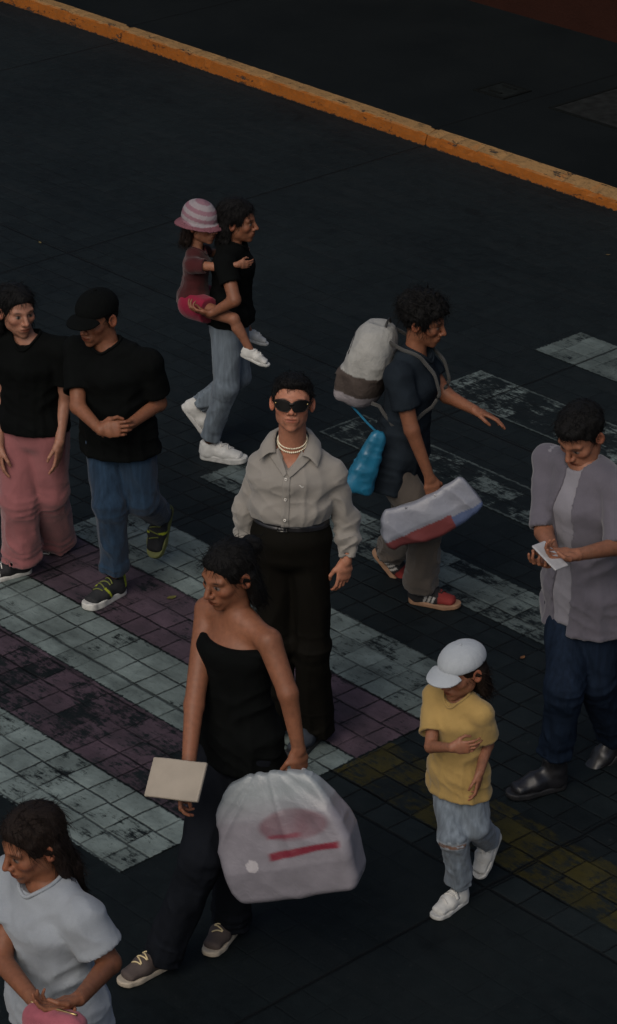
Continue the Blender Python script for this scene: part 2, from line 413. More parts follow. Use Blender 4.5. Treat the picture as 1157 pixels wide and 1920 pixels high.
def rect_sheet(name, u0, u1, v0, v1, z, m, nu=1, nv=1):
    us = np.linspace(u0, u1, nu + 1); vs = np.linspace(v0, v1, nv + 1)
    V = [(a, c, 0) for c in vs for a in us]; Fq = [(j * (nu + 1) + i, j * (nu + 1) + i + 1, (j + 1) * (nu + 1) + i + 1, (j + 1) * (nu + 1) + i) for j in range(nv) for i in range(nu)]
    return link(name, np_mesh(name, V, Fq, False), m, loc=(GO[0], GO[1], z), rotz=GA)
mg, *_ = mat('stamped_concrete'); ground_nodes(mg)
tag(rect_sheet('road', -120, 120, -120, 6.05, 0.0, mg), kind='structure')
U0, U1 = -2.6, 0.0
WHITE = (0.172, 0.214, 0.207); MAUVE = (0.080, 0.056, 0.072)
bands = [('white', -1.335, -0.887, 0.44, tuple(x * 1.12 for x in WHITE)), ('mauve', -0.885, -0.427, 0.495, tuple(x * 0.95 for x in MAUVE)), ('white', -0.425, -0.017, 0.40, tuple(x * 1.02 for x in WHITE)), ('mauve', -0.015, 0.427, 0.43, tuple(x * 1.1 for x in MAUVE)),
         ('white', 0.429, 0.86, 0.43, tuple(x * .92 for x in WHITE)), ('white', 1.335, 1.68, 0.475, tuple(x * .70 for x in WHITE)), ('white', 2.19, 2.53, 0.545, tuple(x * .72 for x in WHITE)), ('white', 3.06, 3.457, 0.55, tuple(x * .80 for x in WHITE)), ('white', 3.907, 4.305, 0.43, tuple(x * .64 for x in WHITE))]
for i, (nm, v0, v1, wear, c) in enumerate(bands):
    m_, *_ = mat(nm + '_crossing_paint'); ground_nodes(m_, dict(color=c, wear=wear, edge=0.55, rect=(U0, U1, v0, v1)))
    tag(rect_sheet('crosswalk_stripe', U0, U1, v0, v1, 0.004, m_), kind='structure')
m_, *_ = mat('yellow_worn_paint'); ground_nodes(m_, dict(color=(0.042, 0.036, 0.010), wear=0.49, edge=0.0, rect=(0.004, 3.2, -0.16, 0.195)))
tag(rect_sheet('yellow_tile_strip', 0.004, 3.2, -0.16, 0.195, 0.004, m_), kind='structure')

# pavement beyond the kerb
mp, n_, l_, b_ = mat('pavement_concrete'); k = NB(mp); co = k.coord(); xyz = k.sep(co)
jig = k.math('MULTIPLY', k.math('SUBTRACT', k.noise(co, 50, 3), 0.5), 0.012)
jn = k.math('MAXIMUM', line_mask(k, xyz[0], 3.355, 1.09, 0.014, jig), 0.0)
pb = k.mix(k.ramp(k.noise(co, 1.3, 5, 0.6), [(0.3, 0.0), (0.7, 1.0)]), (0.0042, 0.0062, 0.0070), (0.0080, 0.0105, 0.0112))
pb = k.mix(k.math('MULTIPLY', k.noise(co, 120, 3, 0.7), 0.5), pb, (0.004, 0.005, 0.006)); pb = k.mix(k.math('MULTIPLY', jn, 0.9), pb, (0.003, 0.0035, 0.004))
l_.new(pb, b_.inputs['Base Color']); b_.inputs['Roughness'].default_value = 0.8; b_.inputs['Specular IOR Level'].default_value = 0.06
l_.new(k.bump(k.math('ADD', k.math('MULTIPLY', k.noise(co, 18, 5), 0.5), k.math('SUBTRACT', 1.0, jn)), 0.6, 0.006), b_.inputs['Normal'])
KH = 0.115; KW = 0.100; KV = 6.03
tag(rect_sheet('pavement', -120, 120, KV + KW - 0.01, 60, KH - 0.004, mp), kind='structure')

# kerb: painted orange blocks between the slab joints, chipped edges
mk, n_, l_, b_ = mat('kerb_orange_paint'); k = NB(mk); co = k.coord()
chip = k.ramp(k.noise(k.mapping(co, (5, 16, 16)), 1.0, 8, 0.74), [(0.59, 0.0), (0.63, 1.0)])
gm = n_.new('ShaderNodeNewGeometry'); zz = k.sep(co)[2]; nz = k.sep(gm.outputs['Normal'])[2]
topf = k.ramp(nz, [(0.45, 0.0), (0.8, 1.0)])
oc = k.mix(k.noise(co, 5, 5), (0.180, 0.056, 0.010), (0.27, 0.086, 0.014))
tc = k.mix(k.noise(co, 5, 5), (0.17, 0.100, 0.044), (0.24, 0.140, 0.058))
kc = k.mix(topf, oc, tc)
wear = k.math('MULTIPLY', k.ramp(k.noise(k.mapping(co, (22, 60, 60)), 1.0, 6, 0.75), [(0.50, 0.0), (0.62, 1.0)]), k.math('ADD', 0.35, k.math('MULTIPLY', topf, 0.45)))
kc = k.mix(wear, kc, (0.11, 0.07, 0.032))
kc = k.mix(chip, kc, (0.035, 0.03, 0.026))
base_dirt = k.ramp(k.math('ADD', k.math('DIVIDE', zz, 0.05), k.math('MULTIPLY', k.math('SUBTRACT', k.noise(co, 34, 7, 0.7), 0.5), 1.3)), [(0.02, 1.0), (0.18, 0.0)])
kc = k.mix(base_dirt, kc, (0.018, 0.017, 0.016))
l_.new(kc, b_.inputs['Base Color']); b_.inputs['Roughness'].default_value = 0.8; b_.inputs['Specular IOR Level'].default_value = 0.08
l_.new(k.bump(k.math('SUBTRACT', k.noise(co, 22, 6), k.math('MULTIPLY', chip, 0.6)), 0.7, 0.008), b_.inputs['Normal'])
def kerb_block(u0, u1):
    n = max(4, int((u1 - u0) / 0.05)); V = []
    prof = [(0, -0.05), (0.003, 0.04), (0.006, -0.016), (0.013, -0.004), (0.024, 0.0), (KW, KH), (KW, -0.05)]
    us = np.linspace(u0 + 0.004, u1 - 0.004, n + 1); rr = np.random.RandomState(int(abs(u0) * 100))
    for i, uu in enumerate(us):
        ch = rr.rand() ** 5 * 0.022; e = 0.012 if i in (0, n) else 0
        for q, (a, z) in enumerate(prof):
            if q in (2, 3, 4): z = z + np.interp(uu, [-9, -6, -4.2, 0], [0.110, 0.103, 0.084, 0.080])
            dz = -(ch if q in (3, 4) else 0) - (e if q in (3, 4, 5) else 0); dy = (ch * 0.8 + e if q in (2, 3, 4) else 0)
            V.append((uu, KV + a + dy + rr.normal() * 0.0015, z + dz))
    c = len(prof); Fq = []
    for i in range(n):
        for q in range(c - 1): Fq.append((i * c + q, (i + 1) * c + q, (i + 1) * c + q + 1, i * c + q + 1))
    for i in (0, n):
        o_ = i * c; Fq.append((o_, o_ + 1, o_ + 2, o_ + 3)); Fq.append((o_, o_ + 3, o_ + 4, o_ + 5)); Fq.append((o_, o_ + 5, o_ + 6, o_ + 6))
    Fq = [f for f in Fq if len(set(f)) == 4]
    o = link('kerb', np_mesh('kerb', V, Fq, False), mk, loc=tuple(GO), rotz=GA)
    return tag(o, kind='structure')
for i in range(-4, 5): kerb_block(1.09 - 3.355 * (i + 1), 1.09 - 3.355 * i)

# red-brown house wall at the back of the pavement
mw, n_, l_, b_ = mat('red_brown_render'); k = NB(mw); co = k.coord()
l_.new(k.mix(k.noise(co, 3, 6, 0.65), (0.014, 0.0050, 0.0035), (0.024, 0.0085, 0.0055)), b_.inputs['Base Color']); b_.inputs['Roughness'].default_value = 0.85; b_.inputs['Specular IOR Level'].default_value = 0.08
l_.new(k.bump(k.noise(co, 60, 4), 0.5, 0.006), b_.inputs['Normal'])
mpl = plain('dark_plinth_stone', (0.03, 0.026, 0.024), 0.8)
wl = empty('house_wall', tuple(grid(-3, 8.64, KH)), 'red-brown rendered house wall standing at the back of the dark pavement', 'wall'); wl.rotation_euler = (0, 0, GA)
def boxm(x0, x1, y0, y1, z0, z1):
    V = [(x, y, z) for z in (z0, z1) for y in (y0, y1) for x in (x0, x1)]
    return np.array(V, float), np.array([(0, 2, 3, 1), (4, 5, 7, 6), (0, 1, 5, 4), (2, 6, 7, 3), (0, 4, 6, 2), (1, 3, 7, 5)])
V, Fq = boxm(-16, 22, 0.0, 0.4, -0.1, 3.4); link('wall', np_mesh('wall', V, Fq, False), mw, wl)
V, Fq = boxm(-16, 22, -0.06, 0.46, 3.4, 3.5); link('coping', np_mesh('coping', V, Fq, False), mpl, wl)

# utility covers in the pavement
def cover(u0, u1, v0, v1, label, c):
    e = empty('utility_cover', tuple(grid((u0 + u1) / 2, (v0 + v1) / 2, KH)), label, 'utility cover'); e.rotation_euler = (0, 0, GA)
    a, b2 = (u1 - u0) / 2, (v1 - v0) / 2
    fm = plain('cover_frame_iron', (0.005, 0.006, 0.006), 0.85, 0.0, spec=0.05); sm = plain('cover_slab', c, 0.85, 0, 0.35, 14, spec=0.05)
    parts = [boxm(-a, a, -b2, -b2 + 0.025, -0.02, 0.006), boxm(-a, a, b2 - 0.025, b2, -0.02, 0.006), boxm(-a, -a + 0.025, -b2 + 0.025, b2 - 0.025, -0.02, 0.006), boxm(a - 0.025, a, -b2 + 0.025, b2 - 0.025, -0.02, 0.006)]
    V, Fq, _ = merge(parts); link('frame', np_mesh('frame', V, Fq, False), fm, e)
    V, Fq = boxm(-a + 0.03, a - 0.03, -b2 + 0.03, b2 - 0.03, -0.02, 0.004); link('lid', np_mesh('lid', V, Fq, False), sm, e)
    for s_ in (-b2 * 0.5, b2 * 0.5):
        V, Fq = boxm(-0.06, 0.06, s_ - 0.012, s_ + 0.012, 0.004, 0.010); link('lifting_slot', np_mesh('lifting_slot', V, Fq, False), fm, e)

# ------------------------------------------------------------------ people
SKIN = skin()
class Fig:
    def __init__(s, name_label, Y, px, facing=None, scale=1.0, male=True, tone=(0.27, 0.125, 0.075), zlift=0.0, w=1.0, ground=None, cat='person', **kw):
        s.Y = Y; s.s = scale; s.male = male; s.tone = np.array(tone); s.w = w; s.j = {}
        for k_, v_ in px.items(): s.j[k_] = jpt(v_[0], v_[1], Y + (v_[2] if len(v_) > 2 else 0))
        j = s.j
        s.x_sh = nrm(j['shL'] - j['shR']); s.x_hip = nrm(j['hipL'] - j['hipR'])
        s.pel = (j['hipL'] + j['hipR']) / 2; s.up = nrm(j['neck'] - s.pel)
        s.front = nrm(np.cross(s.x_sh, s.up))
        base = ground if ground is not None else np.array([s.pel[0], s.pel[1], zlift])
        s.base = np.array(base, float)
        s.root = empty('person', tuple(s.base), name_label, cat)
        s.all = np.array(list(j.values()))
        s.hf = None
        d = lambda a, b: np.linalg.norm(j[a] - j[b])
        print('FIG', name_label[:38], 'shW %.2f ua %.2f/%.2f fa %.2f/%.2f th %.2f/%.2f sh %.2f/%.2f tors %.2f pelZ %.2f headZ %.2f ankZ %.2f/%.2f' % (d('shL', 'shR'), d('shL', 'elL'), d('shR', 'elR'), d('elL', 'wrL'), d('elR', 'wrR'), d('hipL', 'knL'), d('hipR', 'knR'), d('knL', 'anL'), d('knR', 'anR'), np.linalg.norm(s.pel - j['neck']), s.pel[2], j['head'][2], j['anL'][2], j['anR'][2]))
    def put(s, name, VF, m, parent=None, col=None, smooth=True):
        V = VF[0] - s.base
        return link(name, np_mesh(name, V, VF[1], smooth, col if col is not None else (VF[2] if len(VF) > 2 else None)), m, parent or s.root)
    # ---- fields
    def sections(s):
        q = s.s * s.w; m = s.male; a, b = s.pel, s.j['neck']; L = b - a; bk = -s.front
        hx = s.x_hip; sx = s.x_sh
        P = [a - L * 0.06, a + L * 0.12, a + L * 0.40 + s.front * 0.008 * s.s, a + L * 0.72 + s.front * 0.012 * s.s, a + L * 0.93 + bk * 0.004]
        W = [(.155, .108), (.168, .115), (.145, .100), (.172, .118), (.125, .078)] if m else [(.155, .112), (.172, .120), (.128, .092), (.150, .108), (.105, .070)]
        X = [hx, hx, nrm(hx + sx), sx, sx]
        return P, [(x_ * q, y_ * q) for x_, y_ in W], X
    def torso(s, P, off=0.0, upto=5, frm=0):
        C, W, X = s.sections(); d = None
        for i in range(frm, upto - 1):
            e = ecap(P, C[i], C[i + 1], (W[i][0] + off, W[i][1] + off), (W[i + 1][0] + off, W[i + 1][1] + off), nrm(X[i] + X[i + 1]))
            d = e if d is None else smin(d, e, 0.03 * s.s)
        return d
    def shoulders(s, P, off=0.0):
        j, q = s.j, s.s; C, W, X = s.sections()
        d = None
        for sd in 'LR':
            top = C[4] + (j['sh' + sd] - C[4]) * 0.25
            e = rc(P, top, j['sh' + sd], 0.062 * q + off, 0.055 * q + off)
            d = e if d is None else np.minimum(d, e)
        return d
    def arm(s, P, sd, r, off=0.0, end=1.0):
        j = s.j; wr = j['el' + sd] + (j['wr' + sd] - j['el' + sd]) * end
        return smin(rc(P, j['sh' + sd], j['el' + sd], r[0] + off, r[1] + off), rc(P, j['el' + sd], wr, r[1] + off, r[2] + off), 0.015 * s.s)
    def leg_skin(s, P, sd):
        j, q = s.j, s.s; k_, a_, h_ = j['kn' + sd], j['an' + sd], j['hip' + sd]
        d = rc(P, h_, k_, 0.082 * q * s.w, 0.053 * q)
        calf = k_ + (a_ - k_) * 0.3 - s.front * 0.012 * q
        d = smin(d, rc(P, k_, a_, 0.050 * q, 0.036 * q), 0.02 * q); d = smin(d, rc(P, calf, k_ + (a_ - k_) * 0.5, 0.052 * q, 0.042 * q), 0.02 * q)
        return d
    def body_field(s, P):
        q = s.s; d = s.torso(P, -0.012 * q); d = smin(d, s.shoulders(P, -0.012 * q), 0.03 * q)
        for sd in 'LR':
            d = smin(d, s.arm(P, sd, (0.048 * q * s.w, 0.038 * q * s.w, 0.025 * q)), 0.02 * q)
            d = smin(d, s.leg_skin(P, sd), 0.02 * q)
        n0 = s.j['neck']; d = smin(d, rc(P, n0 - s.up * 0.03 * q, s.hc - s.hU * 0.04 * s.hs, 0.056 * q * (1 if s.male else 0.88), 0.052 * q * (1 if s.male else 0.85)), 0.025 * q)
        return d
    # ---- head
    def set_head(s, fwd, up=(0, 0, 1), scale=None, wide=1.0):
        s.hF = nrm(fwd); u = np.asarray(up, float); s.hX = nrm(np.cross(u, s.hF)); s.hU = np.cross(s.hF, s.hX)   # hX = person's left
        s.hc = s.j['head']; s.hs = scale if scale else s.s; s.hv = np.array([s.hs * wide, s.hs, s.hs]); s.R = np.stack([s.hX, s.hF, s.hU], 1)
    def hl(s, P): return (P - s.hc) @ s.R / s.hv
    def hw(s, p): return s.hc + (np.asarray(p, float) * s.hv) @ s.R.T
    def head_field(s, Q):
        fem = 0 if s.male else 1
        d = ell(Q, (0, -0.014, 0.038), (0.077, 0.098, 0.084))
        d = smin(d, ell(Q, (0, 0.022, -0.022), (0.062, 0.068, 0.082)), 0.025)
        d = smin(d, ell(Q, (0, 0.036, -0.074), (0.042 - 0.003 * fem, 0.046, 0.034)), 0.022)
        d = smin(d, ell(Q, (0, 0.070, -0.096), (0.020, 0.018, 0.017)), 0.018)
        ax = np.abs(Q[:, 0]); S = np.stack([ax, Q[:, 1], Q[:, 2]], 1)
        d = smin(d, ell(S, (0.044, 0.004, -0.056), (0.016, 0.026, 0.026)), 0.022)
        d = smin(d, ell(S, (0.044, 0.058, -0.018), (0.018, 0.021, 0.016)), 0.024)
        d = smin(d, rc(S, (0.0, 0.086, 0.024), (0.044, 0.070, 0.026), 0.010, 0.010), 0.014)
        d = smax(d, -ell(S, (0.031, 0.101, 0.006), (0.018, 0.014, 0.010)), 0.011)
        d = smin(d, ell(S, (0.031, 0.074, 0.004), (0.013, 0.0125, 0.0115)), 0.003)
        d = smin(d, rc(Q, (0, 0.088, 0.014), (0, 0.111, -0.026), 0.0085, 0.0115), 0.008)
        d = smin(d, ell(S, (0.013, 0.098, -0.031), (0.0085, 0.011, 0.0085)), 0.006)
        d = smax(d, -ell(S, (0.0075, 0.106, -0.039), (0.004, 0.006, 0.004)), 0.003)
        d = smin(d, ell(Q, (0, 0.082, -0.060), (0.030, 0.017, 0.022)), 0.015)
        d = smin(d, ell(Q, (0, 0.0940, -0.0545), (0.024, 0.0075, 0.0050)), 0.004)
        d = smin(d, ell(Q, (0, 0.0925, -0.0665), (0.020, 0.0080, 0.0060)), 0.004)
        d = smax(d, -rc(S, (0, 0.1035, -0.0600), (0.027, 0.093, -0.0600), 0.0030, 0.0020), 0.003)
        ca, sa = math.cos(0.35), math.sin(0.35); Re = np.array([[ca, -sa, 0], [sa, ca, 0], [0, 0, 1.0]])
        e = ell(S, (0.080, -0.012, -0.002), (0.011, 0.022, 0.033), Re)
        e = smax(e, -ell(S, (0.088, -0.006, 0.002), (0.009, 0.013, 0.021), Re), 0.005)
        d = smin(d, e, 0.006)
        return d
    def head_mesh(s, h=0.0042):
        q = s.s; nf = 1 if s.male else 0.88
        def f(P):
            Q = s.hl(P); d = s.head_field(Q) * s.hs
            n0 = s.j['neck']; d = smin(d, rc(P, n0 - s.up * 0.03 * q, s.hw((0, -0.022, -0.03)), 0.060 * q * nf, 0.054 * q * nf), 0.02 * q)
            return np.maximum(d, -(P - (n0 - s.up * 0.005)) @ s.up)
        lo, hi = bounds([s.hc + s.R @ np.array([a, b, c]) * s.hs for a in (-.1, .1) for b in (-.125, .13) for c in (-.13, .135)] + [s.j['neck'] + np.array([a, b, -0.02]) for a in (-.07, .07) for b in (-.07, .07)], 0.015)
        V, Fq = nets(f, lo, hi, h); Q = s.hl(V)
        return V, Fq, s.face_color(Q)
    def face_color(s, Q):
        t = s.tone; C = np.tile(t, (len(Q), 1)); ax = np.abs(Q[:, 0]); y, z = Q[:, 1], Q[:, 2]
        def blend(mask, c): 
            nonlocal C
            C = C * (1 - mask[:, None]) + np.array(c) * mask[:, None]
        sm = lambda a, b, x_: np.clip((x_ - a) / (b - a), 0, 1)
        g = lambda cx, cy, rx, ry: np.clip(1.6 - 1.6 * np.sqrt(((ax - cx) / rx) ** 2 + ((z - cy) / ry) ** 2), 0, 1) * (y > 0.03)
        blend(0.30 * g(0.045, -0.025, 0.03, 0.03), t * np.array([1.15, 0.80, 0.78]))
        blend(0.35 * g(0.0, -0.028, 0.02, 0.022), t * np.array([1.1, 0.82, 0.8]))
        if s.male: blend(0.30 * sm(-0.035, -0.07, z) * (y > -0.02) * (z > -0.125), t * np.array([0.62, 0.62, 0.66]))
        blend(0.9 * g(0.0, -0.061, 0.031, 0.013), t * np.array([0.52, 0.27, 0.26]))
        blend(0.8 * g(0.0, -0.060, 0.028, 0.003), t * 0.22)
        blend(0.85 * g(0.034, 0.0265, 0.023, 0.0065), (0.016, 0.011, 0.009))
        e = g(0.031, 0.004, 0.015, 0.0085) * (y > 0.076); blend(np.clip(e * 2, 0, 1), (0.13, 0.115, 0.105))
        blend(np.clip(2 * g(0.031, 0.0045, 0.0075, 0.0085), 0, 1) * (y > 0.076), (0.012, 0.008, 0.006))
        blend(0.9 * g(0.031, 0.0125, 0.018, 0.004), (0.014, 0.010, 0.009))
        blend(0.35 * g(0.0075, -0.039, 0.007, 0.006), t * 0.25)
        ear = (ax > 0.074) & (z < 0.04) & (z > -0.05); blend(0.4 * ear.astype(float), t * np.array([1.2, 0.78, 0.72]))
        return C
    def hand_mesh(s, sd, d, palm, curl=0.35, spread=0.04, size=None, h=0.0034):
        """d: wrist->knuckles, palm: palm normal; thumb side follows from sd"""
        z = nrm(d); p = np.asarray(palm, float); p = nrm(p - z * (p @ z)); x = np.cross(z, p) if sd == 'R' else np.cross(p, z)   # x towards thumb
        q = size or s.s; o = s.j['wr' + sd]; R = np.stack([x, p, z], 1)
        fing = [(-0.0295, 0.080, (0.032, 0.021, 0.018), 0.0072), (-0.0105, 0.087, (0.040, 0.027, 0.021), 0.0080), (0.0095, 0.089, (0.044, 0.030, 0.022), 0.0084), (0.0290, 0.085, (0.038, 0.025, 0.020), 0.0082)]
        chains = []
        for i, (fx, fz, ls, r) in enumerate(fing):
            a0 = curl * (0.75 + 0.18 * (3 - i)) ; pts = [np.array([fx, 0.0, fz])]; ang = a0 * 0.55
            sp = spread * (i - 1.5) / 1.5
            for k_, L in enumerate(ls):
                dr = np.array([math.sin(sp) * math.cos(ang), math.sin(ang), math.cos(ang) * math.cos(sp)]); pts.append(pts[-1] + dr * L); ang += a0 * (1.05 if k_ == 0 else 0.75)
            chains.append((pts, r))
        tp = [np.array([0.022, 0.006, 0.022]), np.array([0.046, 0.014, 0.050]), np.array([0.054, 0.022 + 0.012 * curl, 0.080]), np.array([0.050 - 0.012 * curl, 0.030 + 0.02 * curl, 0.104])]
        fa_ = (nrm(s.j['el' + sd] - o) @ R) * 0.055
        def f(P):
            Q = (P - o) @ R / q
            dd = ecap(Q, (0, 0, 0.0), (0, 0, 0.045), (0.027, 0.019), (0.040, 0.0155), np.array([1.0, 0, 0]))
            dd = smin(dd, ecap(Q, (0, 0, 0.045), (0, 0.001, 0.086), (0.040, 0.0155), (0.040, 0.0115), np.array([1.0, 0, 0])), 0.01)
            dd = smin(dd, ell(Q, (0.024, 0.010, 0.034), (0.016, 0.014, 0.030)), 0.012)
            dd = smin(dd, rc(Q, fa_, (0, 0, 0.004), 0.0275, 0.0245), 0.012)
            for pts, r in chains:
                c = None
                for k_ in range(3):
                    e = rc(Q, pts[k_], pts[k_ + 1], r * (1.05 - 0.12 * k_), r * (0.95 - 0.13 * k_)); c = e if c is None else np.minimum(c, e)
                c = np.minimum(c, np.linalg.norm(Q - pts[1], axis=1) - r * 1.08)
                dd = smin(dd, c, 0.0035)
            c = None
            for k_ in range(3):
                e = rc(Q, tp[k_], tp[k_ + 1], 0.0125 - 0.0018 * k_, 0.0108 - 0.0018 * k_); c = e if c is None else smin(c, e, 0.003)
            return smin(dd, c, 0.006) * q
        pts = [o + R @ p_ * q for c in chains for p_ in c[0]] + [o + R @ p_ * q for p_ in tp] + [o + R @ fa_ * q]
        lo, hi = bounds(pts, 0.03 * q)
        V, Fq = nets(f, lo, hi, h); Q = (V - o) @ R / q
        C = np.tile(s.tone * 0.98, (len(V), 1)); tips = [c[0][-1] for c in chains] + [tp[-1]]
        for t_ in tips:
            m_ = np.clip(1.4 - np.linalg.norm(Q - (t_ + np.array([0, -0.004, -0.003])), axis=1) / 0.0075, 0, 1)[:, None]; C = C * (1 - m_ * 0.5) + s.tone * np.array([1.2, 0.95, 0.92]) * m_ * 0.5
        kn = [c[0][0] for c in chains] + [c[0][1] for c in chains]
        for t_ in kn:
            m_ = np.clip(1.2 - np.linalg.norm(Q - (t_ + np.array([0, -0.01, 0])), axis=1) / 0.012, 0, 1)[:, None]; C = C * (1 - m_ * 0.3) + s.tone * np.array([0.85, 0.6, 0.55]) * m_ * 0.3
        return V, Fq, C
    def build_body(s, hands, h=0.009, hh=0.0042):
        lo, hi = bounds(s.all, 0.13 * s.s)
        V, Fq = nets(s.body_field, lo, hi, h); C = np.tile(s.tone * 0.95, (len(V), 1))
        C *= (0.88 + 0.24 * vnoise(V * 9))[:, None]
        parts = [(V, Fq, C), s.head_mesh(hh)]
        for sd, kw in hands.items(): parts.append(s.hand_mesh(sd, **kw))
        V, Fq, C = merge(parts)
        s.body = s.put('body', (V, Fq, C), SKIN)
    # ---- hair
    def hair(s, m, style='short', h=0.005, vol=0.0, name='hair', under=False):
        def f(P):
            Q = s.hl(P); x_, y, z = Q.T; ax = np.abs(x_)
            n_ = vnoise(Q * np.array([150, 150, 40])) - 0.5; n2 = vnoise(Q * 38 + 3) - 0.5; n3 = vnoise(Q * np.array([60, 25, 60]) + 9) - 0.5
            v_ = 0.006 + vol
            d = ell(Q, (0, -0.016, 0.043 + vol * 0.5), (0.077 + v_, 0.098 + v_, 0.084 + v_))
            line = np.interp(y, [-0.12, -0.05, -0.022, 0.012, 0.03, 0.055, 0.075, 0.12], [-0.075, -0.060, -0.02, -0.012, 0.030, 0.062, 0.074, 0.084]) if style in ('short', 'top') else np.interp(y, [-0.12, -0.04, 0.0, 0.035, 0.055, 0.075, 0.12], [-0.11, -0.10, -0.06, -0.01, 0.045, 0.070, 0.080])
            line = line + 0.006 * n2 + 0.012 * n3 + 0.010 * np.clip(ax - 0.035, 0, 1) * 10 * (y > 0.05)
            d = smax(d, (line - z), 0.006)
            if style == 'top':
                d = smin(d, smax(ell(Q, (0, 0.012, 0.090), (0.066, 0.078, 0.036)), 0.072 - z, 0.008), 0.014)
            if style in ('long', 'back', 'bun'):
                for sx in (-1, 1):
                    d = smin(d, rc(Q, (sx * 0.070, -0.035, 0.0), (sx * 0.074, -0.045, -0.10), 0.026, 0.024), 0.02)
                d = smin(d, ecap(Q, (0, -0.07, -0.02), (0, -0.085, -0.13), (0.075, 0.035), (0.075, 0.032), np.array([1.0, 0, 0])), 0.03)
            if style == 'long':
                d = smin(d, ecap(Q, (0, -0.085, -0.12), (0.0, -0.085, -0.27), (0.080, 0.034), (0.060, 0.020), np.array([1.0, 0, 0])), 0.02)
            if style == 'bun':
                d = smin(d, ell(Q, (0, -0.125, 0.055), (0.04, 0.036, 0.038)), 0.01)
            if style == 'curly':
                d = smin(d, ell(Q, (0, -0.02, 0.062), (0.100, 0.118, 0.086)), 0.02); d = np.maximum(d, (line - z))
                d = d - 0.016 * (ridge(Q * 42) - 0.4)
            if under: d = smax(d, z - 0.052, 0.004)
            return (d - 0.005 * n_ - 0.006 * n2 - 0.004 * n3) * s.hs
        lo, hi = bounds([s.hw((a, b, c)) for a in (-.13, .13) for b in (-.175, .12) for c in (-.31 if style == 'long' else -.17, .17)], 0.01)
        HV, HF = nets(f, lo, hi, h); rs = np.random.RandomState(len(HV))
        pool = HV[s.hl(HV)[:, 2] < 0.025] if under else HV
        pick = pool[rs.randint(0, len(pool), 900 if under else 1500)]; e_ = 0.002
        g_ = np.stack([f(pick + np.eye(3)[i] * e_) - f(pick - np.eye(3)[i] * e_) for i in range(3)], 1); g_ /= np.linalg.norm(g_, axis=1)[:, None] + 1e-9
        Qp = s.hl(pick); fl = np.stack([Qp[:, 0] * 4, -0.4 - Qp[:, 1] * 2 if style in ('long', 'back', 'bun') else 0.3 + 0 * Qp[:, 0], -1.0 + (0.9 if style == 'top' else 0) * (Qp[:, 2] > 0.09)], 1) @ s.R.T
        fl = fl + rs.normal(size=fl.shape) * (0.9 if style == 'curly' else 0.35); fl -= g_ * (fl * g_).sum(1)[:, None]; fl /= np.linalg.norm(fl, axis=1)[:, None] + 1e-9
        Ls = (0.028 if style in ('short', 'top') else 0.050) * s.hs * (0.5 + rs.rand(len(pick))); lift = (0.30 if style != 'curly' else 0.7) * rs.rand(len(pick)) + 0.05
        side = np.cross(g_, fl); SV, SF = [], []
        for i in range(len(pick)):
            b0 = len(SV); r_ = 0.0013 * s.hs
            for k_, t_ in enumerate((0, 0.4, 0.75, 1.0)):
                c_ = pick[i] - g_[i] * 0.0015 + fl[i] * Ls[i] * t_ + g_[i] * Ls[i] * lift[i] * (t_ - 0.55 * t_ * t_); rr = r_ * (1 - 0.8 * t_)
                SV += [c_ - side[i] * rr, c_ + side[i] * rr, c_ + g_[i] * rr]
            for k_ in range(3):
                a_ = b0 + k_ * 3; SF += [(a_, a_ + 1, a_ + 4, a_ + 3), (a_ + 1, a_ + 2, a_ + 5, a_ + 4), (a_ + 2, a_, a_ + 3, a_ + 5)]
        V_, F_, _ = merge([(HV, HF), (np.array(SV), np.array(SF))]); s.hair_o = s.put(name, (V_, F_), m)
    def cap(s, m, h=0.005, backwards=False, brim=0.085, low=0.0):
        sg = -1 if backwards else 1
        def f(P):
            Q = s.hl(P); Q = Q * np.array([1, sg, 1])
            d = ell(Q, (0, -0.008 * sg, 0.050), (0.090, 0.112, 0.086 - low)); d = smax(d, 0.040 - Q[:, 2] - 0.12 * np.minimum(Q[:, 1], 0) * 0, 0.006)
            seam = np.abs(np.sin(np.arctan2(Q[:, 0], Q[:, 1] + 0.0) * 3)); d = d + 0.0012 * np.exp(-(seam / 0.08) ** 2)
            return (d - 0.002 * (vnoise(Q * 30) - 0.5)) * s.hs
        lo, hi = bounds([s.hw((a, b, c)) for a in (-.11, .11) for b in (-.14, .14) for c in (0.0, .16)], 0.01)
        c = s.put('cap', nets(f, lo, hi, h), m)
        def fb(P):
            Q = s.hl(P) * np.array([1, sg, 1])
            zz_ = 0.050 - 6.0 * Q[:, 0] ** 2 * 0.6 - 0.28 * np.maximum(Q[:, 1] - 0.09, 0)
            d2 = ell(Q * np.array([1, 1, 0]), (0, 0.085, 0), (0.080, 0.030 + brim, 1.0)) ; d2 = np.maximum(d2, 0.075 - Q[:, 1])
            return np.maximum(d2, np.abs(Q[:, 2] - zz_) - 0.004) * s.hs
        lo, hi = bounds([s.hw((a, sg * b, c)) for a in (-.1, .1) for b in (.05, .24) for c in (-0.03, .08)], 0.01)
        s.put('brim', nets(fb, lo, hi, 0.003), m, c)
        V, Fq = nets(lambda P: ell(s.hl(P), (0, -0.008, 0.138 - low), (0.008, 0.008, 0.004)) * s.hs, s.hw((0, -0.008, 0.142)) - 0.02, s.hw((0, -0.008, 0.142)) + 0.02, 0.0025)
        s.put('cap_button', (V, Fq), m, c)
        return c
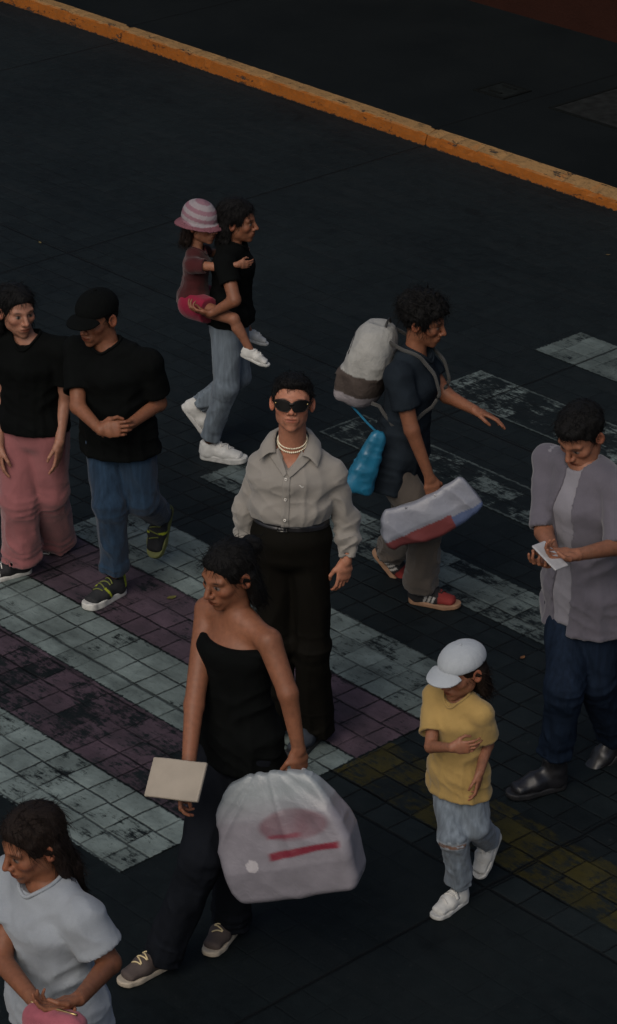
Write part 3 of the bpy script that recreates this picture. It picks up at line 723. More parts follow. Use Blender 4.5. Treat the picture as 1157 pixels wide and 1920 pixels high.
    # ---- clothes
    def folds_limb(s, P, a, b, x, amp, ft, fa, w0=1.0, wmid=0.0, seed=0):
        ss, an, L = seg_coord(P, a, b, x); t = np.clip(ss / L, 0, 1)
        q = np.stack([ss * ft / s.s + 0.6 * np.sin(an + seed), np.cos(an) * fa + seed * 3.1, np.sin(an) * fa + seed * 1.7], 1)
        return amp * s.s * (ridge(q) - 0.35) * (w0 + wmid * t)
    def top_field(s, sleeve, loose, hem, r_arm, fold=1.0, neck='crew', V=None, blouse=0.0, karm=0.022):
        j, q = s.j, s.s; C, W, X = s.sections()
        lo_pt = s.pel + s.up * hem
        def base(P):
            d = s.torso(P, loose * q); d = smin(d, s.shoulders(P, 0.010 * q), 0.035 * q)
            if hem < 0.03:      # skirt of an untucked top
                wq = W[1]; d = smin(d, ecap(P, C[1], s.pel + s.up * (hem - 0.06), (wq[0] + loose * q, wq[1] + loose * q), (wq[0] * 1.03 + (loose + .012) * q, wq[1] * 1.06 + (loose + .016) * q), s.x_hip), 0.02 * q)
            hgt = (P - s.pel) @ s.up; px = (P - s.pel) @ s.x_hip; pf = (P - s.pel) @ s.front
            an = np.arctan2(pf, px)
            if blouse:
                d = d - blouse * np.exp(-((hgt - hem - 0.055) / 0.05) ** 2)
            Lz = np.linalg.norm(j['neck'] - s.pel)
            lowm = np.clip(1.15 - (hgt - hem) / (0.75 * Lz), 0, 1)
            ff = 0.012 * (ridge(np.stack([np.cos(an) * 3.3, np.sin(an) * 3.3, hgt * 2.2 / q], 1)) - 0.4) * lowm
            cr_ = ridge(np.stack([px * 9 / q - hgt * 4 / q + 1.5 * np.sin(hgt * 9), hgt * 17 / q + px * 6 / q, pf * 6 / q], 1)) ** 2
            dg = ridge(np.stack([px * 7 / q + hgt * 5 / q, hgt * 13 / q - np.abs(px) * 9 / q, pf * 4 / q], 1)) - 0.4
            ff = ff + 0.013 * dg * (0.35 + 0.65 * np.exp(-((hgt - 0.3 * Lz) / (0.25 * Lz)) ** 2))
            ff = ff + 0.008 * (cr_ - 0.2) * (0.3 + 0.7 * lowm)
            ff = ff + 0.0022 * ((hgt - hem) < 0.024) * (hem < 0.09)
            d = d - ff * fold * q
            return d, hgt, px, pf
        def f(P):
            d, hgt, px, pf = base(P)
            d = smax(d, -(hgt - hem), 0.008)
            for sd in 'LR':
                if sleeve <= 0: continue
                sh, el, wr = j['sh' + sd], j['el' + sd], j['wr' + sd]; xx = s.front
                if sleeve < 1.0:
                    end = sh + (el - sh) * sleeve; hb_ = 0.0022 * q * (((P - end) @ nrm(el - sh)) > -0.022 * q)
                    e = rc(P, sh, end, r_arm[0] * q, r_arm[1] * q) - s.folds_limb(P, sh, el, xx, 0.009 * fold, 14, 1.0, 0.9, -0.5, seed=ord(sd)) - hb_
                    axn = nrm(el - sh); e = np.maximum(e, (P - end) @ axn)
                    e = np.maximum(e, -np.maximum(rc(P, end - axn * 0.03 * q, end + axn * 0.05 * q, (r_arm[1] - 0.017) * q, (r_arm[1] - 0.014) * q), -((P - end) @ axn + 0.025 * q)))
                else:
                    fr = sleeve - 1.0; end = el + (wr - el) * fr
                    e1 = rc(P, sh, el, r_arm[0] * q, r_arm[1] * q) - s.folds_limb(P, sh, el, xx, 0.014 * fold, 15, 1.1, 0.45, 0.9, seed=ord(sd))
                    e2 = rc(P, el, end, r_arm[1] * q, r_arm[2] * q) - s.folds_limb(P, el, end, xx, 0.022 * fold, 24, 0.9, 0.9, -0.1, seed=ord(sd) + 3)
                    axn = nrm(wr - el)
                    cz = (P - end) @ axn
                    cuff = np.exp(-((cz + 0.075 * q) / (0.022 * q)) ** 2) * 0.015 * q      # the sleeve bags over the cuff
                    e2 = e2 - cuff + 0.004 * q * np.exp(-((cz + 0.05 * q) / (0.006 * q)) ** 2)
                    e2 = np.maximum(e2, cz)
                    e2 = np.maximum(e2, -np.maximum(rc(P, end - axn * 0.03, end + axn * 0.05, (r_arm[2] - 0.007) * q, (r_arm[2] - 0.006) * q), -(cz + 0.022)))
                    e = smin(e1, e2, 0.02 * q)
                d = smin(d, e, karm * q)
            n0 = j['neck']
            if neck == 'off':       # bare shoulders
                d = np.maximum(d, (P - (n0 - s.up * 0.115 * q)) @ s.up)
            else:
                d = np.maximum(d, -rc(P, n0 + s.up * 0.026 * q + s.front * 0.022 * q, n0 + s.up * 0.3 + s.front * 0.02, 0.068 * q, 0.085 * q))
                if neck == 'scoop': d = np.maximum(d, -ell(P, n0 + s.front * 0.085 * q - s.up * 0.02 * q, (0.07 * q,) * 3))
            if V is not None:
                depth, wid = V
                rel = (P - n0); zz_ = rel @ s.up; xx_ = rel @ s.x_sh; ff_ = rel @ s.front
                wedge = np.maximum(np.abs(xx_) - wid * np.clip((zz_ + depth) / depth, 0, 1.2), np.maximum(-depth - zz_, 0.02 - ff_))
                d = np.maximum(d, -wedge)
            return d
        return f
    def top(s, m, name='shirt', sleeve=0.5, loose=0.012, hem=-0.06, r_arm=(0.075, 0.068, 0.045), h=0.008, fold=1.0, neck='crew', V=None, blouse=0.0, colf=None, karm=0.022):
        f = s.top_field(sleeve, loose, hem, r_arm, fold, neck, V, blouse, karm)
        j = s.j; pts = [j[k_] for k_ in ('shL', 'shR', 'neck', 'hipL', 'hipR', 'elL', 'elR')] + ([j['wrL'], j['wrR']] if sleeve >= 1 else [])
        lo, hi = bounds(pts, 0.17 * s.s)
        V_, Fq = nets(f, lo, hi, h); s.top_f = f
        o_ = s.put(name, (V_, Fq), m, col=colf(V_) if colf else None)
        if neck == 'crew' and V is None and sleeve < 1:
            pts = []; n0 = s.j['neck']
            for a in np.linspace(0, 2 * math.pi, 49)[:-1]:
                P = np.array([n0 + s.up * 0.10 * s.s + (s.x_sh * math.sin(a) + s.front * math.cos(a)) * 0.074 * s.s + s.front * 0.018 * s.s])
                for _ in range(40): P = P - s.up * np.clip(f(P)[:, None] - 0.001, -0.01, 0.03) * 0.8
                pts.append(P[0])
            pts = np.array(pts); pts = (np.roll(pts, 1, 0) + 2 * pts + np.roll(pts, -1, 0)) / 4
            s.put('neckband', tube(pts, 0.0075 * s.s, 6, True), m, o_)
        return o_
    def pants(s, m, name='trousers', r=(0.098, 0.075, 0.068), end=0.95, waist=0.10, h=0.008, fold=1.0, flare=0.0, colf=None, thigh=None):
        j, q = s.j, s.s; C, W, X = s.sections()
        def f(P):
            d = s.torso(P, 0.010 * q, upto=3)
            wz = (P - s.pel) @ s.up
            d = np.maximum(d, wz - waist)
            for i, sd in enumerate('LR'):
                hp, kn, an = j['hip' + sd], j['kn' + sd], j['an' + sd]
                if thigh is not None:
                    en = hp + (kn - hp) * thigh; ax1 = nrm(kn - hp); e = rc(P, hp, en, r[0] * q, r[1] * q) - s.folds_limb(P, hp, kn, s.front, 0.008 * fold, 8, 1.4, 0.8, 0, seed=i)
                    d = smin(d, np.maximum(e, (P - en) @ ax1), 0.02 * q); continue
                e_ = kn + (an - kn) * end; ax2 = nrm(an - kn)
                f1 = s.folds_limb(P, hp, kn, s.front, 0.012 * fold, 6, 1.6, 0.6, 0.5, seed=i * 7 + 1); f2 = s.folds_limb(P, kn, e_, s.front, 0.013 * fold, 9, 1.5, 0.9, 0.2, seed=i * 5 + 2)
                t2 = np.clip(((P - kn) @ ax2) / np.linalg.norm(e_ - kn), 0, 1)
                ss = ((P - kn) @ ax2)
                kneef = 0.008 * q * fold * (ridge(np.stack([ss * 28 / q, (P @ s.x_hip) * 6, ss * 0 + i * 4.0], 1)) - 0.35) * np.exp(-(ss / (0.10 * q)) ** 2)
                hemf = 0.012 * q * fold * (ridge(np.stack([(ss - np.linalg.norm(e_ - kn)) * 32 / q, (P @ s.x_hip) * 9, (P @ s.front) * 5 + i], 1)) - 0.35) * np.clip((t2 - 0.6) / 0.3, 0, 1)
                e1 = rc(P, hp, kn, r[0] * q * s.w, r[1] * q) - f1 - kneef
                e2 = rc(P, kn, e_, r[1] * q, r[2] * q) - f2 - kneef - hemf - flare * q * t2 ** 2
                e2 = np.maximum(e2, (P - e_) @ ax2)
                e2 = np.maximum(e2, -np.maximum(rc(P, e_ - ax2 * 0.02, e_ + ax2 * 0.05, (r[2] + flare - 0.010) * q, (r[2] + flare - 0.008) * q), -((P - e_) @ ax2 + 0.02)))
                e = smin(e1, e2, 0.025 * q)
                d = smin(d, e, 0.022 * q)
            return smax(d, wz - waist, 0.006)
        pts = [j[k_] for k_ in ('hipL', 'hipR', 'knL', 'knR', 'anL', 'anR')] + [s.pel + s.up * waist]
        lo, hi = bounds(pts, 0.17 * s.s)
        V_, Fq = nets(f, lo, hi, h); s.pants_f = f
        return s.put(name, (V_, Fq), m, col=colf(V_) if colf else None)
    def belt(s, m, mb, z=0.105, wdt=0.034):
        pass
    def shoe(s, sd, toe, m_up, m_sole, m_lace=None, pitch=0.0, size=1.0, hi_top=0.0, flat=True, colf=None, lace_n=5, strap=None, h=0.0045, sole_t=0.026):
        """ankle joint over the heel, toe: horizontal direction; pitch>0 lifts the heel"""
        an = s.j['an' + sd]; d = np.array([toe[0], toe[1], 0.0]); d = nrm(d); x = np.cross(d, np.array([0, 0, 1.0]))
        y = d * math.cos(pitch) + np.array([0, 0, -1]) * math.sin(pitch); z = np.cross(x, y); R = np.stack([x, y, z], 1); q = size
        o = an - R @ np.array([0, 0.065, 0.082]) * q
        if flat and pitch == 0: o[2] = s.base[2] + 0.0015
        Lq = lambda P: (P - o) @ R / q
        def sole(Q):
            p2 = Q.copy(); p2[:, 2] = 0
            dd = smin(rc(p2, (0, 0.045, 0), (0.004, 0.19, 0), 0.037, 0.047), rc(p2, (0.004, 0.19, 0), (0.0, 0.232, 0), 0.047, 0.040), 0.01)
            tz = sole_t + 0.010 * np.clip((0.09 - Q[:, 1]) / 0.09, 0, 1) + 0.006 * np.clip((Q[:, 1] - 0.21) / 0.06, 0, 1)
            bz = 0.012 * np.clip((Q[:, 1] - 0.20) / 0.08, 0, 1) ** 2
            return smax(dd, np.maximum(Q[:, 2] - tz, bz - Q[:, 2]), 0.006)
        def upper(Q):
            dd = ecap(Q, (0, 0.048, 0.035), (0, 0.055, 0.085), (0.036, 0.046), (0.034, 0.046), np.array([1.0, 0, 0]))
            dd = smin(dd, ecap(Q, (0, 0.06, 0.045), (0.002, 0.15, 0.048), (0.037, 0.050), (0.041, 0.038), np.array([1.0, 0, 0])), 0.03)
            dd = smin(dd, ecap(Q, (0.002, 0.15, 0.046), (0.002, 0.225, 0.036), (0.041, 0.034), (0.039, 0.024), np.array([1.0, 0, 0])), 0.03)
            dd = smin(dd, rc(Q, (0, 0.115, 0.085), (0.001, 0.175, 0.060), 0.016, 0.012), 0.02)
            if hi_top: dd = smin(dd, ecap(Q, (0, 0.062, 0.09), (0, 0.066, 0.09 + hi_top), (0.038, 0.048), (0.042, 0.050), np.array([1.0, 0, 0])), 0.02)
            dd = smax(dd, 0.016 - Q[:, 2], 0.004)
            dd = smax(dd, Q[:, 2] - (0.108 + hi_top), 0.006)
            dd = np.maximum(dd, -rc(Q, (0, 0.064, 0.098 + hi_top), (0, 0.064, 0.2 + hi_top), 0.028, 0.03))
            return dd - 0.0018 * (vnoise(Q * 60) - 0.5)
        corners = [o + R @ np.array([a, b, c]) * q for a in (-.06, .06) for b in (-.02, .29) for c in (-.01, .125 + hi_top)]
        lo, hi = bounds(corners, 0.012)
        V_, Fq = nets(lambda P: upper(Lq(P)) * q, lo, hi, h)
        sh = s.put('shoe', (V_, Fq), m_up, col=colf(Lq(V_)) if colf else None)
        s.put('sole', nets(lambda P: sole(Lq(P)) * q, lo, hi, h * 0.85), m_sole, sh)
        if m_lace is not None:
            parts = []
            for i in range(lace_n):
                yy = 0.108 + 0.074 * i / max(1, lace_n - 1); pts = []
                for t_ in np.linspace(-1, 1, 9):
                    xl = t_ * (0.026 - 0.001 * i); zt = 0.102 - 0.043 * (yy - 0.108) / 0.074
                    p_ = np.array([[xl, yy + 0.006 * t_ * (1 if i % 2 else -1), zt + 0.02]])
                    for _ in range(14): p_ = p_ - np.array([[0, 0, 1.0]]) * np.clip(upper(p_)[:, None] - 0.002, -0.01, 0.02) * 0.9
                    pts.append(o + R @ p_[0] * q)
                parts.append(tube(pts, 0.0034 * q, 5))
            V_, Fq, _ = merge(parts); s.put('laces', (V_, Fq), m_lace, sh)
        if strap is not None:
            G = []
            for t_ in np.linspace(-1, 1, 11):
                for w_ in (-0.011, 0.011):
                    p_ = np.array([[t_ * 0.044, 0.118 + w_, 0.13 - 0.05 * abs(t_)]])
                    for _ in range(20): p_ = p_ - np.array([[t_ * 0.75, 0, 1.0]]) * np.clip(upper(p_)[:, None] - 0.004, -0.01, 0.02) * 0.7
                    G.append(o + R @ p_[0] * q)
            s.put('strap', sheet(np.array(G).reshape(11, 2, 3), z, 0.004), strap, sh)
        return sh

# shared materials
HAIR = hairmat('black_hair'); HAIRB = hairmat('dark_brown_hair', (0.008, 0.0048, 0.0036))
BLACKC = fabric('black_cotton', (0.0026, 0.0032, 0.0032), 0.95, 0.2, 0.0)
WHITE_SOLE = plain('white_rubber_sole', (0.42, 0.42, 0.40), 0.6, 0, 0.2, 40)
BLACK_SOLE = plain('black_rubber_sole', (0.010, 0.010, 0.011), 0.6)
LACE_W = plain('white_lace', (0.5, 0.49, 0.46), 0.8)
BLACK_LEATHER = plain('black_leather', (0.011, 0.011, 0.013), 0.38, 0, 0.3, 60)
FWDC = np.array([0, -1.0, 0])

def ring_march(field, cen, xd, yd, up, hf, off, n=72, start=0.32, a0=0.0, a1=2 * math.pi):
    out = []
    for i in range(n):
        a = a0 + (a1 - a0) * i / (n - 1 if a1 - a0 < 6.28 else n)
        d = xd * math.sin(a) + yd * math.cos(a)
        P = np.array([cen + up * hf(a) + d * start])
        for _ in range(50): P = P - d * np.clip(field(P)[:, None] - off, -0.01, 0.04) * 0.85
        out.append(P[0])
    return np.array(out)
def balls(C, r, seg=8, rings=5):
    V, Fq, n = [], [], 0
    for c in C:
        for i in range(rings + 1):
            th = math.pi * i / rings
            for k_ in range(seg): V.append(c + r * np.array([math.sin(th) * math.cos(2 * math.pi * k_ / seg), math.sin(th) * math.sin(2 * math.pi * k_ / seg), math.cos(th)]))
        for i in range(rings):
            for k_ in range(seg): Fq.append((n + i * seg + k_, n + (i + 1) * seg + k_, n + (i + 1) * seg + (k_ + 1) % seg, n + i * seg + (k_ + 1) % seg))
        n += seg * (rings + 1)
    return np.array(V), np.array(Fq)
def respace(P, step, closed=True):
    Q = np.concatenate([P, P[:1]]) if closed else P
    L = np.concatenate([[0], np.cumsum(np.linalg.norm(np.diff(Q, axis=0), axis=1))]); k_ = int(L[-1] / step)
    return np.stack([np.interp(np.arange(k_) * L[-1] / k_, L, Q[:, i]) for i in range(3)], 1)

# ---- the still man in the middle of the crossing
man = Fig('man in black sunglasses, pearl necklaces and tucked grey shirt standing still', 10.40,
    dict(shL=(621, 888, -.01), shR=(492, 873, .04), elL=(649, 976, .02), elR=(462, 954, .07), wrL=(649, 1050, -.04), wrR=(461, 1032, .10),
         hipL=(580, 1026, -.01), hipR=(512, 1020, .01), knL=(586, 1212, -.03), knR=(520, 1206, .02), anL=(590, 1372, .06), anR=(514, 1356, .12), neck=(549, 840, .02), head=(548, 757, -.01)),
    tone=(0.36, 0.158, 0.098), scale=1.0, w=0.94, ground=gpt(555, 1388))
man.set_head((-0.02, -0.95, 0.30), (0.035, 0.30, 0.95), scale=0.97, wide=1.06)
man.build_body({'L': dict(d=(-0.12, -0.10, -1), palm=(-0.55, 0.75, -0.1), curl=0.5, spread=0.0, size=0.94), 'R': dict(d=(0.08, 0.05, -1), palm=(0.7, 0.6, 0), curl=0.4)}, h=0.008, hh=0.0033)
man.hair(HAIR, 'top', h=0.004, vol=-0.001)
GREY_SHIRT = fabric('grey_shirt_cloth', (0.232, 0.217, 0.196), 0.8, 0.07, 0.2, 1400, 0.2)
sh = man.top(GREY_SHIRT, 'shirt', sleeve=1.93, loose=0.010, hem=0.140, r_arm=(0.053, 0.052, 0.035), h=0.0058, fold=0.9, V=(0.060, 0.050), blouse=0.020, karm=0.010)
nk, X, U, Fr = man.j['neck'], man.x_sh, man.up, man.front
# collar: a band behind the neck that rolls over into two points, and the open lapels
def collar(fig, matl, parent, pts_in, pts_out, name='collar', off=0.006):
    G = []
    for a, b in zip(pts_in, pts_out):
        a, b = np.array(a), np.array(b); row = []
        for t in np.linspace(0, 1, 6):
            p_ = a * (1 - t) + b * t; p_ = p_ + np.array([0, 0, 1.0]) * 0.014 * math.sin(math.pi * t)
            row.append(fig.j['neck'] + fig.x_sh * p_[0] + fig.front * p_[1] + fig.up * p_[2])
        G.append(row)
    G = np.array(G); P = G.reshape(-1, 3)
    for _ in range(25):
        d = fig.top_f(P); P = P + np.where(d < off, 1, 0)[:, None] * (fig.up * 0.7 + fig.front * 0.3) * 0.003
    G = P.reshape(G.shape)
    # resample along the band
    return fig.put(name, sheet(G, fig.up, 0.004), matl, parent)
CI = np.array([(0, -.064, .078), (.045, -.046, .075), (.068, 0, .066), (.068, .042, .046), (.056, .088, .010)]); CO = np.array([(0, -.108, .040), (.070, -.086, .036), (.115, -.015, .032), (.130, .045, .012), (.122, .098, -.030)])
tt = np.linspace(0, 4, 15); ci = np.stack([np.interp(tt, np.arange(5), CI[:, k_]) for k_ in range(3)], 1); co_ = np.stack([np.interp(tt, np.arange(5), CO[:, k_]) for k_ in range(3)], 1); mir = np.array([-1, 1, 1])
cin = list(ci[::-1] * mir) + list(ci[1:]); cout = list(co_[::-1] * mir) + list(co_[1:])
collar(man, GREY_SHIRT, sh, cin, cout)
parts = []
for sg in (-1, 1):
    quad = [(sg * 0.050, 0.020), (sg * 0.088, -0.012), (sg * 0.012, -0.078), (sg * 0.001, -0.066)]
    parts.append(drape(man.top_f, nk, X, U, Fr, quad, 0.010 if sg > 0 else 0.008, 0.004, 18, 9))
V, Fq, _ = merge(parts); man.put('lapel', (V, Fq), GREY_SHIRT, sh)
man.put('placket', drape(man.top_f, nk, X, U, Fr, [(-0.016, -0.066), (0.016, -0.066), (0.012, -0.385), (-0.020, -0.385)], 0.003, 0.003, 40, 6), GREY_SHIRT, sh)
BUT = plain('pearl_button', (0.62, 0.6, 0.55), 0.35)
for zz_ in (-0.085, -0.175, -0.265, -0.345):
    P = np.array([nk + U * zz_ + Fr * 0.35 - X * 0.003])
    for _ in range(60): P = P - Fr * np.clip(man.top_f(P)[:, None] - 0.005, -0.01, 0.05) * 0.8
    V, Fq = tube([P[0] + 0.0048 * (math.cos(t) * X + math.sin(t) * U) for t in np.linspace(0, 2 * math.pi, 13)[:-1]], 0.0021, 5, True); man.put('button', (V, Fq), BUT, sh)
# small bird-like stitch on the chest
st = []
for quad in ([(0.052, -0.105), (0.058, -0.106), (0.068, -0.116), (0.066, -0.118)], [(0.064, -0.112), (0.071, -0.110), (0.071, -0.114), (0.066, -0.117)]): st.append(drape(man.top_f, nk, X, U, Fr, quad, 0.002, 0.0015, 6, 4))
V, Fq, _ = merge(st); man.put('chest_emblem', (V, Fq), plain('pale_stitch', (0.5, 0.49, 0.46), 0.7), sh)
TROUS = fabric('dark_olive_trouser_cloth', (0.0046, 0.0040, 0.0028), 0.75, 0.12, 0.05, 1400, 0.3)
pa = man.pants(TROUS, 'trousers', r=(0.092, 0.074, 0.074), end=0.97, waist=0.150, h=0.0075, fold=0.9, flare=0.006)
pc = man.pel
lo_ = ring_march(man.pants_f, pc, man.x_hip, man.front, man.up, lambda a: 0.116, 0.004, 60); hi_ = ring_march(man.pants_f, pc, man.x_hip, man.front, man.up, lambda a: 0.144, 0.004, 60)
G = np.stack([np.concatenate([lo_, lo_[:1]]), np.concatenate([hi_, hi_[:1]])], 1)
be = man.put('belt', sheet(G, man.up * 0.001 + man.front * 0.0, 0.004), BLACK_LEATHER)
P0 = np.array([pc + man.up * 0.130 + man.front * 0.3 - man.x_hip * 0.018])
for _ in range(60): P0 = P0 - man.front * np.clip(man.pants_f(P0)[:, None] - 0.008, -0.01, 0.05) * 0.8
V, Fq = tube([P0[0] + man.x_hip * a + man.up * b for a, b in ((-.02, -.015), (.02, -.015), (.02, .015), (-.02, .015))], 0.003, 5, True); man.put('buckle', (V, Fq), plain('steel_buckle', (0.25, 0.24, 0.22), 0.35, 1.0), be)
SUEDE = fabric('blue_grey_suede', (0.030, 0.036, 0.046), 0.8, 0.2, 0.2)
man.shoe('L', (-0.50, -0.86), SUEDE, BLACK_SOLE, None, size=1.02); man.shoe('R', (-0.30, -0.95), SUEDE, BLACK_SOLE, None, size=1.02)
# pearls
PEARL = plain('pearl', (0.74, 0.68, 0.52), 0.3)
bodyf = lambda P: np.minimum(man.body_field(P), rc(P, nk - U * 0.03, man.hw((0, -0.022, -0.03)), 0.060, 0.054))
for drop, r_ in ((0.046, 0.0034), (0.064, 0.0040)):
    rg = ring_march(bodyf, nk, X, Fr, U, lambda a: 0.072 - drop * 0.5 * (1 + math.cos(a)), r_ * 0.8, 72, start=0.25)
    man.put('pearl_necklace', balls(respace(rg, r_ * 2.05), r_, 7, 5), PEARL)
# sunglasses
def glasses(fig, m_fr, m_ln, m_gold):
    def lens2(Q, grow):
        ax = np.abs(Q[:, 0]) - 0.0345; zz_ = Q[:, 2] - 0.003 - 0.13 * ax; ax = ax / (1 + 5.5 * np.clip(zz_, -0.024, 0.012)) - 0.06 * np.clip(zz_, -1, 1)
        a, b_ = 0.0305 + grow, 0.0225 + grow
        k_ = (np.abs(ax / a) ** 2.8 + np.abs(zz_ / b_) ** 2.8) ** (1 / 2.8); return (k_ - 1) * b_
    yc = lambda Q: 0.116 - 3.2 * Q[:, 0] ** 2
    def frame(P):
        Q = fig.hl(P); slab = np.abs(Q[:, 1] - yc(Q)) - 0.0032
        d = np.maximum(np.maximum(lens2(Q, 0.0035), -lens2(Q, -0.001)), slab)
        d = smin(d, rc(np.stack([np.abs(Q[:, 0]), Q[:, 1], Q[:, 2]], 1), (0, 0.1165, 0.010), (0.008, 0.1158, 0.009), 0.004, 0.004), 0.003)
        S = np.stack([np.abs(Q[:, 0]), Q[:, 1], Q[:, 2]], 1)
        t = rc(S, (0.0665, 0.100, 0.013), (0.080, -0.01, 0.012), 0.0045, 0.0035); t = np.minimum(t, rc(S, (0.080, -0.01, 0.012), (0.080, -0.045, -0.012), 0.0035, 0.003))
        return np.minimum(d, t) * fig.hs
    lo, hi = bounds([fig.hw((a, b_, c)) for a in (-.09, .09) for b_ in (-.05, .125) for c in (-.03, .04)], 0.01)
    g_ = fig.put('sunglasses', nets(frame, lo, hi, 0.0024), m_fr)
    lo, hi = bounds([fig.hw((a, b_, c)) for a in (-.08, .08) for b_ in (.09, .125) for c in (-.03, .04)], 0.01)
    for sg in (-1, 1):
        fig.put('lens', nets(lambda P: np.maximum(np.maximum(lens2(fig.hl(P), 0.0012), np.abs(fig.hl(P)[:, 1] - yc(fig.hl(P))) - 0.0016), -sg * fig.hl(P)[:, 0]) * fig.hs, lo, hi, 0.002), m_ln, g_)
        fig.put('hinge_stud', balls([fig.hw((sg * 0.063, 0.1075, 0.013))], 0.0034, 8, 6), m_gold, g_)
glasses(man, plain('black_acetate', (0.004, 0.0035, 0.003), 0.3, spec=0.2), plain('dark_lens', (0.002, 0.002, 0.002), 0.25, spec=0.12), plain('gold_stud', (0.75, 0.52, 0.22), 0.3, 1.0))

# ---- pose helper: shoulders and hips from a centre pixel, a half width and a facing direction
def pose(Y, f, sh, hip, shw=0.18, hipw=0.08, twist=0.0, fh=None, **px):
    f = nrm(np.array([f[0], f[1], 0.0])); fh = f if fh is None else nrm(np.array([fh[0], fh[1], 0.0]))
    out = {}
    def P(p): return jpt(p[0], p[1], Y + (p[2] if len(p) > 2 else 0))
    Ls, Lh = np.array([-f[1], f[0], 0]), np.array([-fh[1], fh[0], 0])
    cs, ch = P(sh), P(hip)
    out['shL'], out['shR'] = cs + Ls * shw, cs - Ls * shw; out['hipL'], out['hipR'] = ch + Lh * hipw, ch - Lh * hipw
    for k_, v_ in px.items(): out[k_] = P(v_)
    return out
_old_init = Fig.__init__
def _init(s, label, Y, px, **kw):
    w3 = {k_: v_ for k_, v_ in px.items() if isinstance(v_, np.ndarray)}
    global jpt
    keep = jpt
    jpt = lambda x, y, Y_: x if isinstance(x, np.ndarray) else keep(x, y, Y_)
    _old_init(s, label, Y, {k_: ((v_, 0) if isinstance(v_, np.ndarray) else v_) for k_, v_ in px.items()}, **kw)
    jpt = keep
Fig.__init__ = _init

DENIM_L = fabric('light_denim', (0.130, 0.160, 0.190), 0.85, 0.28, 0.1, 1200, 0.5, streak=True)
DENIM_B = fabric('blue_denim', (0.016, 0.034, 0.062), 0.85, 0.3, 0.1, 1200, 0.5, streak=True)
DENIM_D = fabric('dark_navy_denim', (0.007, 0.013, 0.026), 0.85, 0.3, 0.1, 1200, 0.5, streak=True)
WHITE_UP = plain('white_shoe_leather', (0.46, 0.46, 0.44), 0.6, 0, 0.12, 30)
BLACK_CANVAS = fabric('black_canvas', (0.010, 0.010, 0.012), 0.85, 0.2, 0.1)
T_BROWN = (0.20, 0.082, 0.045); T_MID = (0.24, 0.105, 0.062); T_LIGHT = (0.28, 0.135, 0.09)
HAND = lambda d, p, c=0.5: dict(d=d, palm=p, curl=c)

# ---- woman with a child on her back, walking away to the right
a = Fig('woman in black top and light jeans striding right with a child on her back', 13.41,
    pose(13.41, (1, -.12), (431, 476), (430, 606), 0.155, 0.075, neck=(436, 455), head=(446, 415), elR=(440, 563, -.27), elL=(452, 535, .25), wrR=(396, 588, -.24), wrL=(400, 570, .2),
         knR=(424, 726, -.13), anR=(394, 822, -.06), knL=(448, 704, .06), anL=(372, 760, .10)),
    tone=T_BROWN, scale=0.86, male=False, ground=gpt(405, 842))
a.set_head((1, -.25, -.05), scale=0.92); a.build_body({'R': HAND((-.8, .1, .1), (0.1, .5, .8), .7), 'L': HAND((-.8, -.1, .1), (0.1, -.5, .8), .7)}, h=0.010)
a.hair(HAIR, 'back', h=0.006, vol=0.004)
a.top(BLACKC, 'top', sleeve=0.55, loose=0.018, hem=0.025, r_arm=(0.068, 0.062, 0.045), h=0.009)
a.pants(DENIM_L, 'jeans', r=(0.100, 0.074, 0.058), end=0.98, waist=0.10, h=0.008, fold=0.8)
a.shoe('R', (1, -.28), WHITE_UP, WHITE_SOLE, LACE_W, size=1.0, sole_t=.034); a.shoe('L', (1, -.15), WHITE_UP, WHITE_SOLE, LACE_W, pitch=0.9, size=0.94, flat=False)

c = Fig('small child in pink and white hat and magenta shorts riding on a woman\'s back', 13.41,
    pose(13.41, (1, -.1), (366, 484), (362, 563), 0.105, 0.06, neck=(369, 466), head=(377, 420), elR=(402, 500, -.16), elL=(402, 475, .16), wrR=(446, 496, -.19), wrL=(440, 462, .12),
         knR=(438, 598, -.25), anR=(468, 655, -.27), knL=(436, 570, .22), anL=(466, 620, .22)),
    tone=T_MID, scale=0.58, male=False, ground=jpt(362, 563, 13.41), zlift=0)
c.set_head((1, -.55, -.1), scale=0.84); c.build_body({'R': HAND((.9, .3, -.1), (.2, .9, 0), .6), 'L': HAND((.9, -.3, -.1), (.2, -.9, 0), .6)}, h=0.008)
c.hair(HAIRB, 'back', h=0.006, under=True)
RED_T = fabric('dark_red_cotton', (0.050, 0.012, 0.013), 0.9, 0.2); MAG = fabric('magenta_cotton', (0.20, 0.012, 0.034), 0.85, 0.2)
c.top(RED_T, 'top', sleeve=0.6, loose=0.012, hem=-0.02, r_arm=(0.072, 0.066, 0.045), h=0.008)
c.pants(MAG, 'shorts', r=(0.125, 0.120, 0.1), thigh=0.42, waist=0.07, h=0.008)
c.shoe('R', (1, -.2), WHITE_UP, WHITE_SOLE, LACE_W, pitch=0.35, size=0.62, flat=False); c.shoe('L', (1, .1), WHITE_UP, WHITE_SOLE, LACE_W, pitch=0.35, size=0.62, flat=False)
def hat_field(P):
    Q = c.hl(P); d = ell(Q, (0, -0.015, 0.045), (0.094, 0.118, 0.112)); d = smax(d, 0.020 - Q[:, 2], 0.006)
    b_ = np.maximum(ell(Q * np.array([1, 1, 0]), (0, -0.012, 0), (0.135, 0.160, 1)), np.abs(Q[:, 2] - 0.022 + 2.0 * (Q[:, 0] ** 2 + Q[:, 1] ** 2) - 0.02) - 0.005)
    return (np.minimum(d, b_) - 0.003 * (vnoise(Q * 35) - 0.5)) * c.hs
lo, hi = bounds([c.hw((a_, b_, z_)) for a_ in (-.15, .15) for b_ in (-.18, .17) for z_ in (-.06, .17)], 0.01)
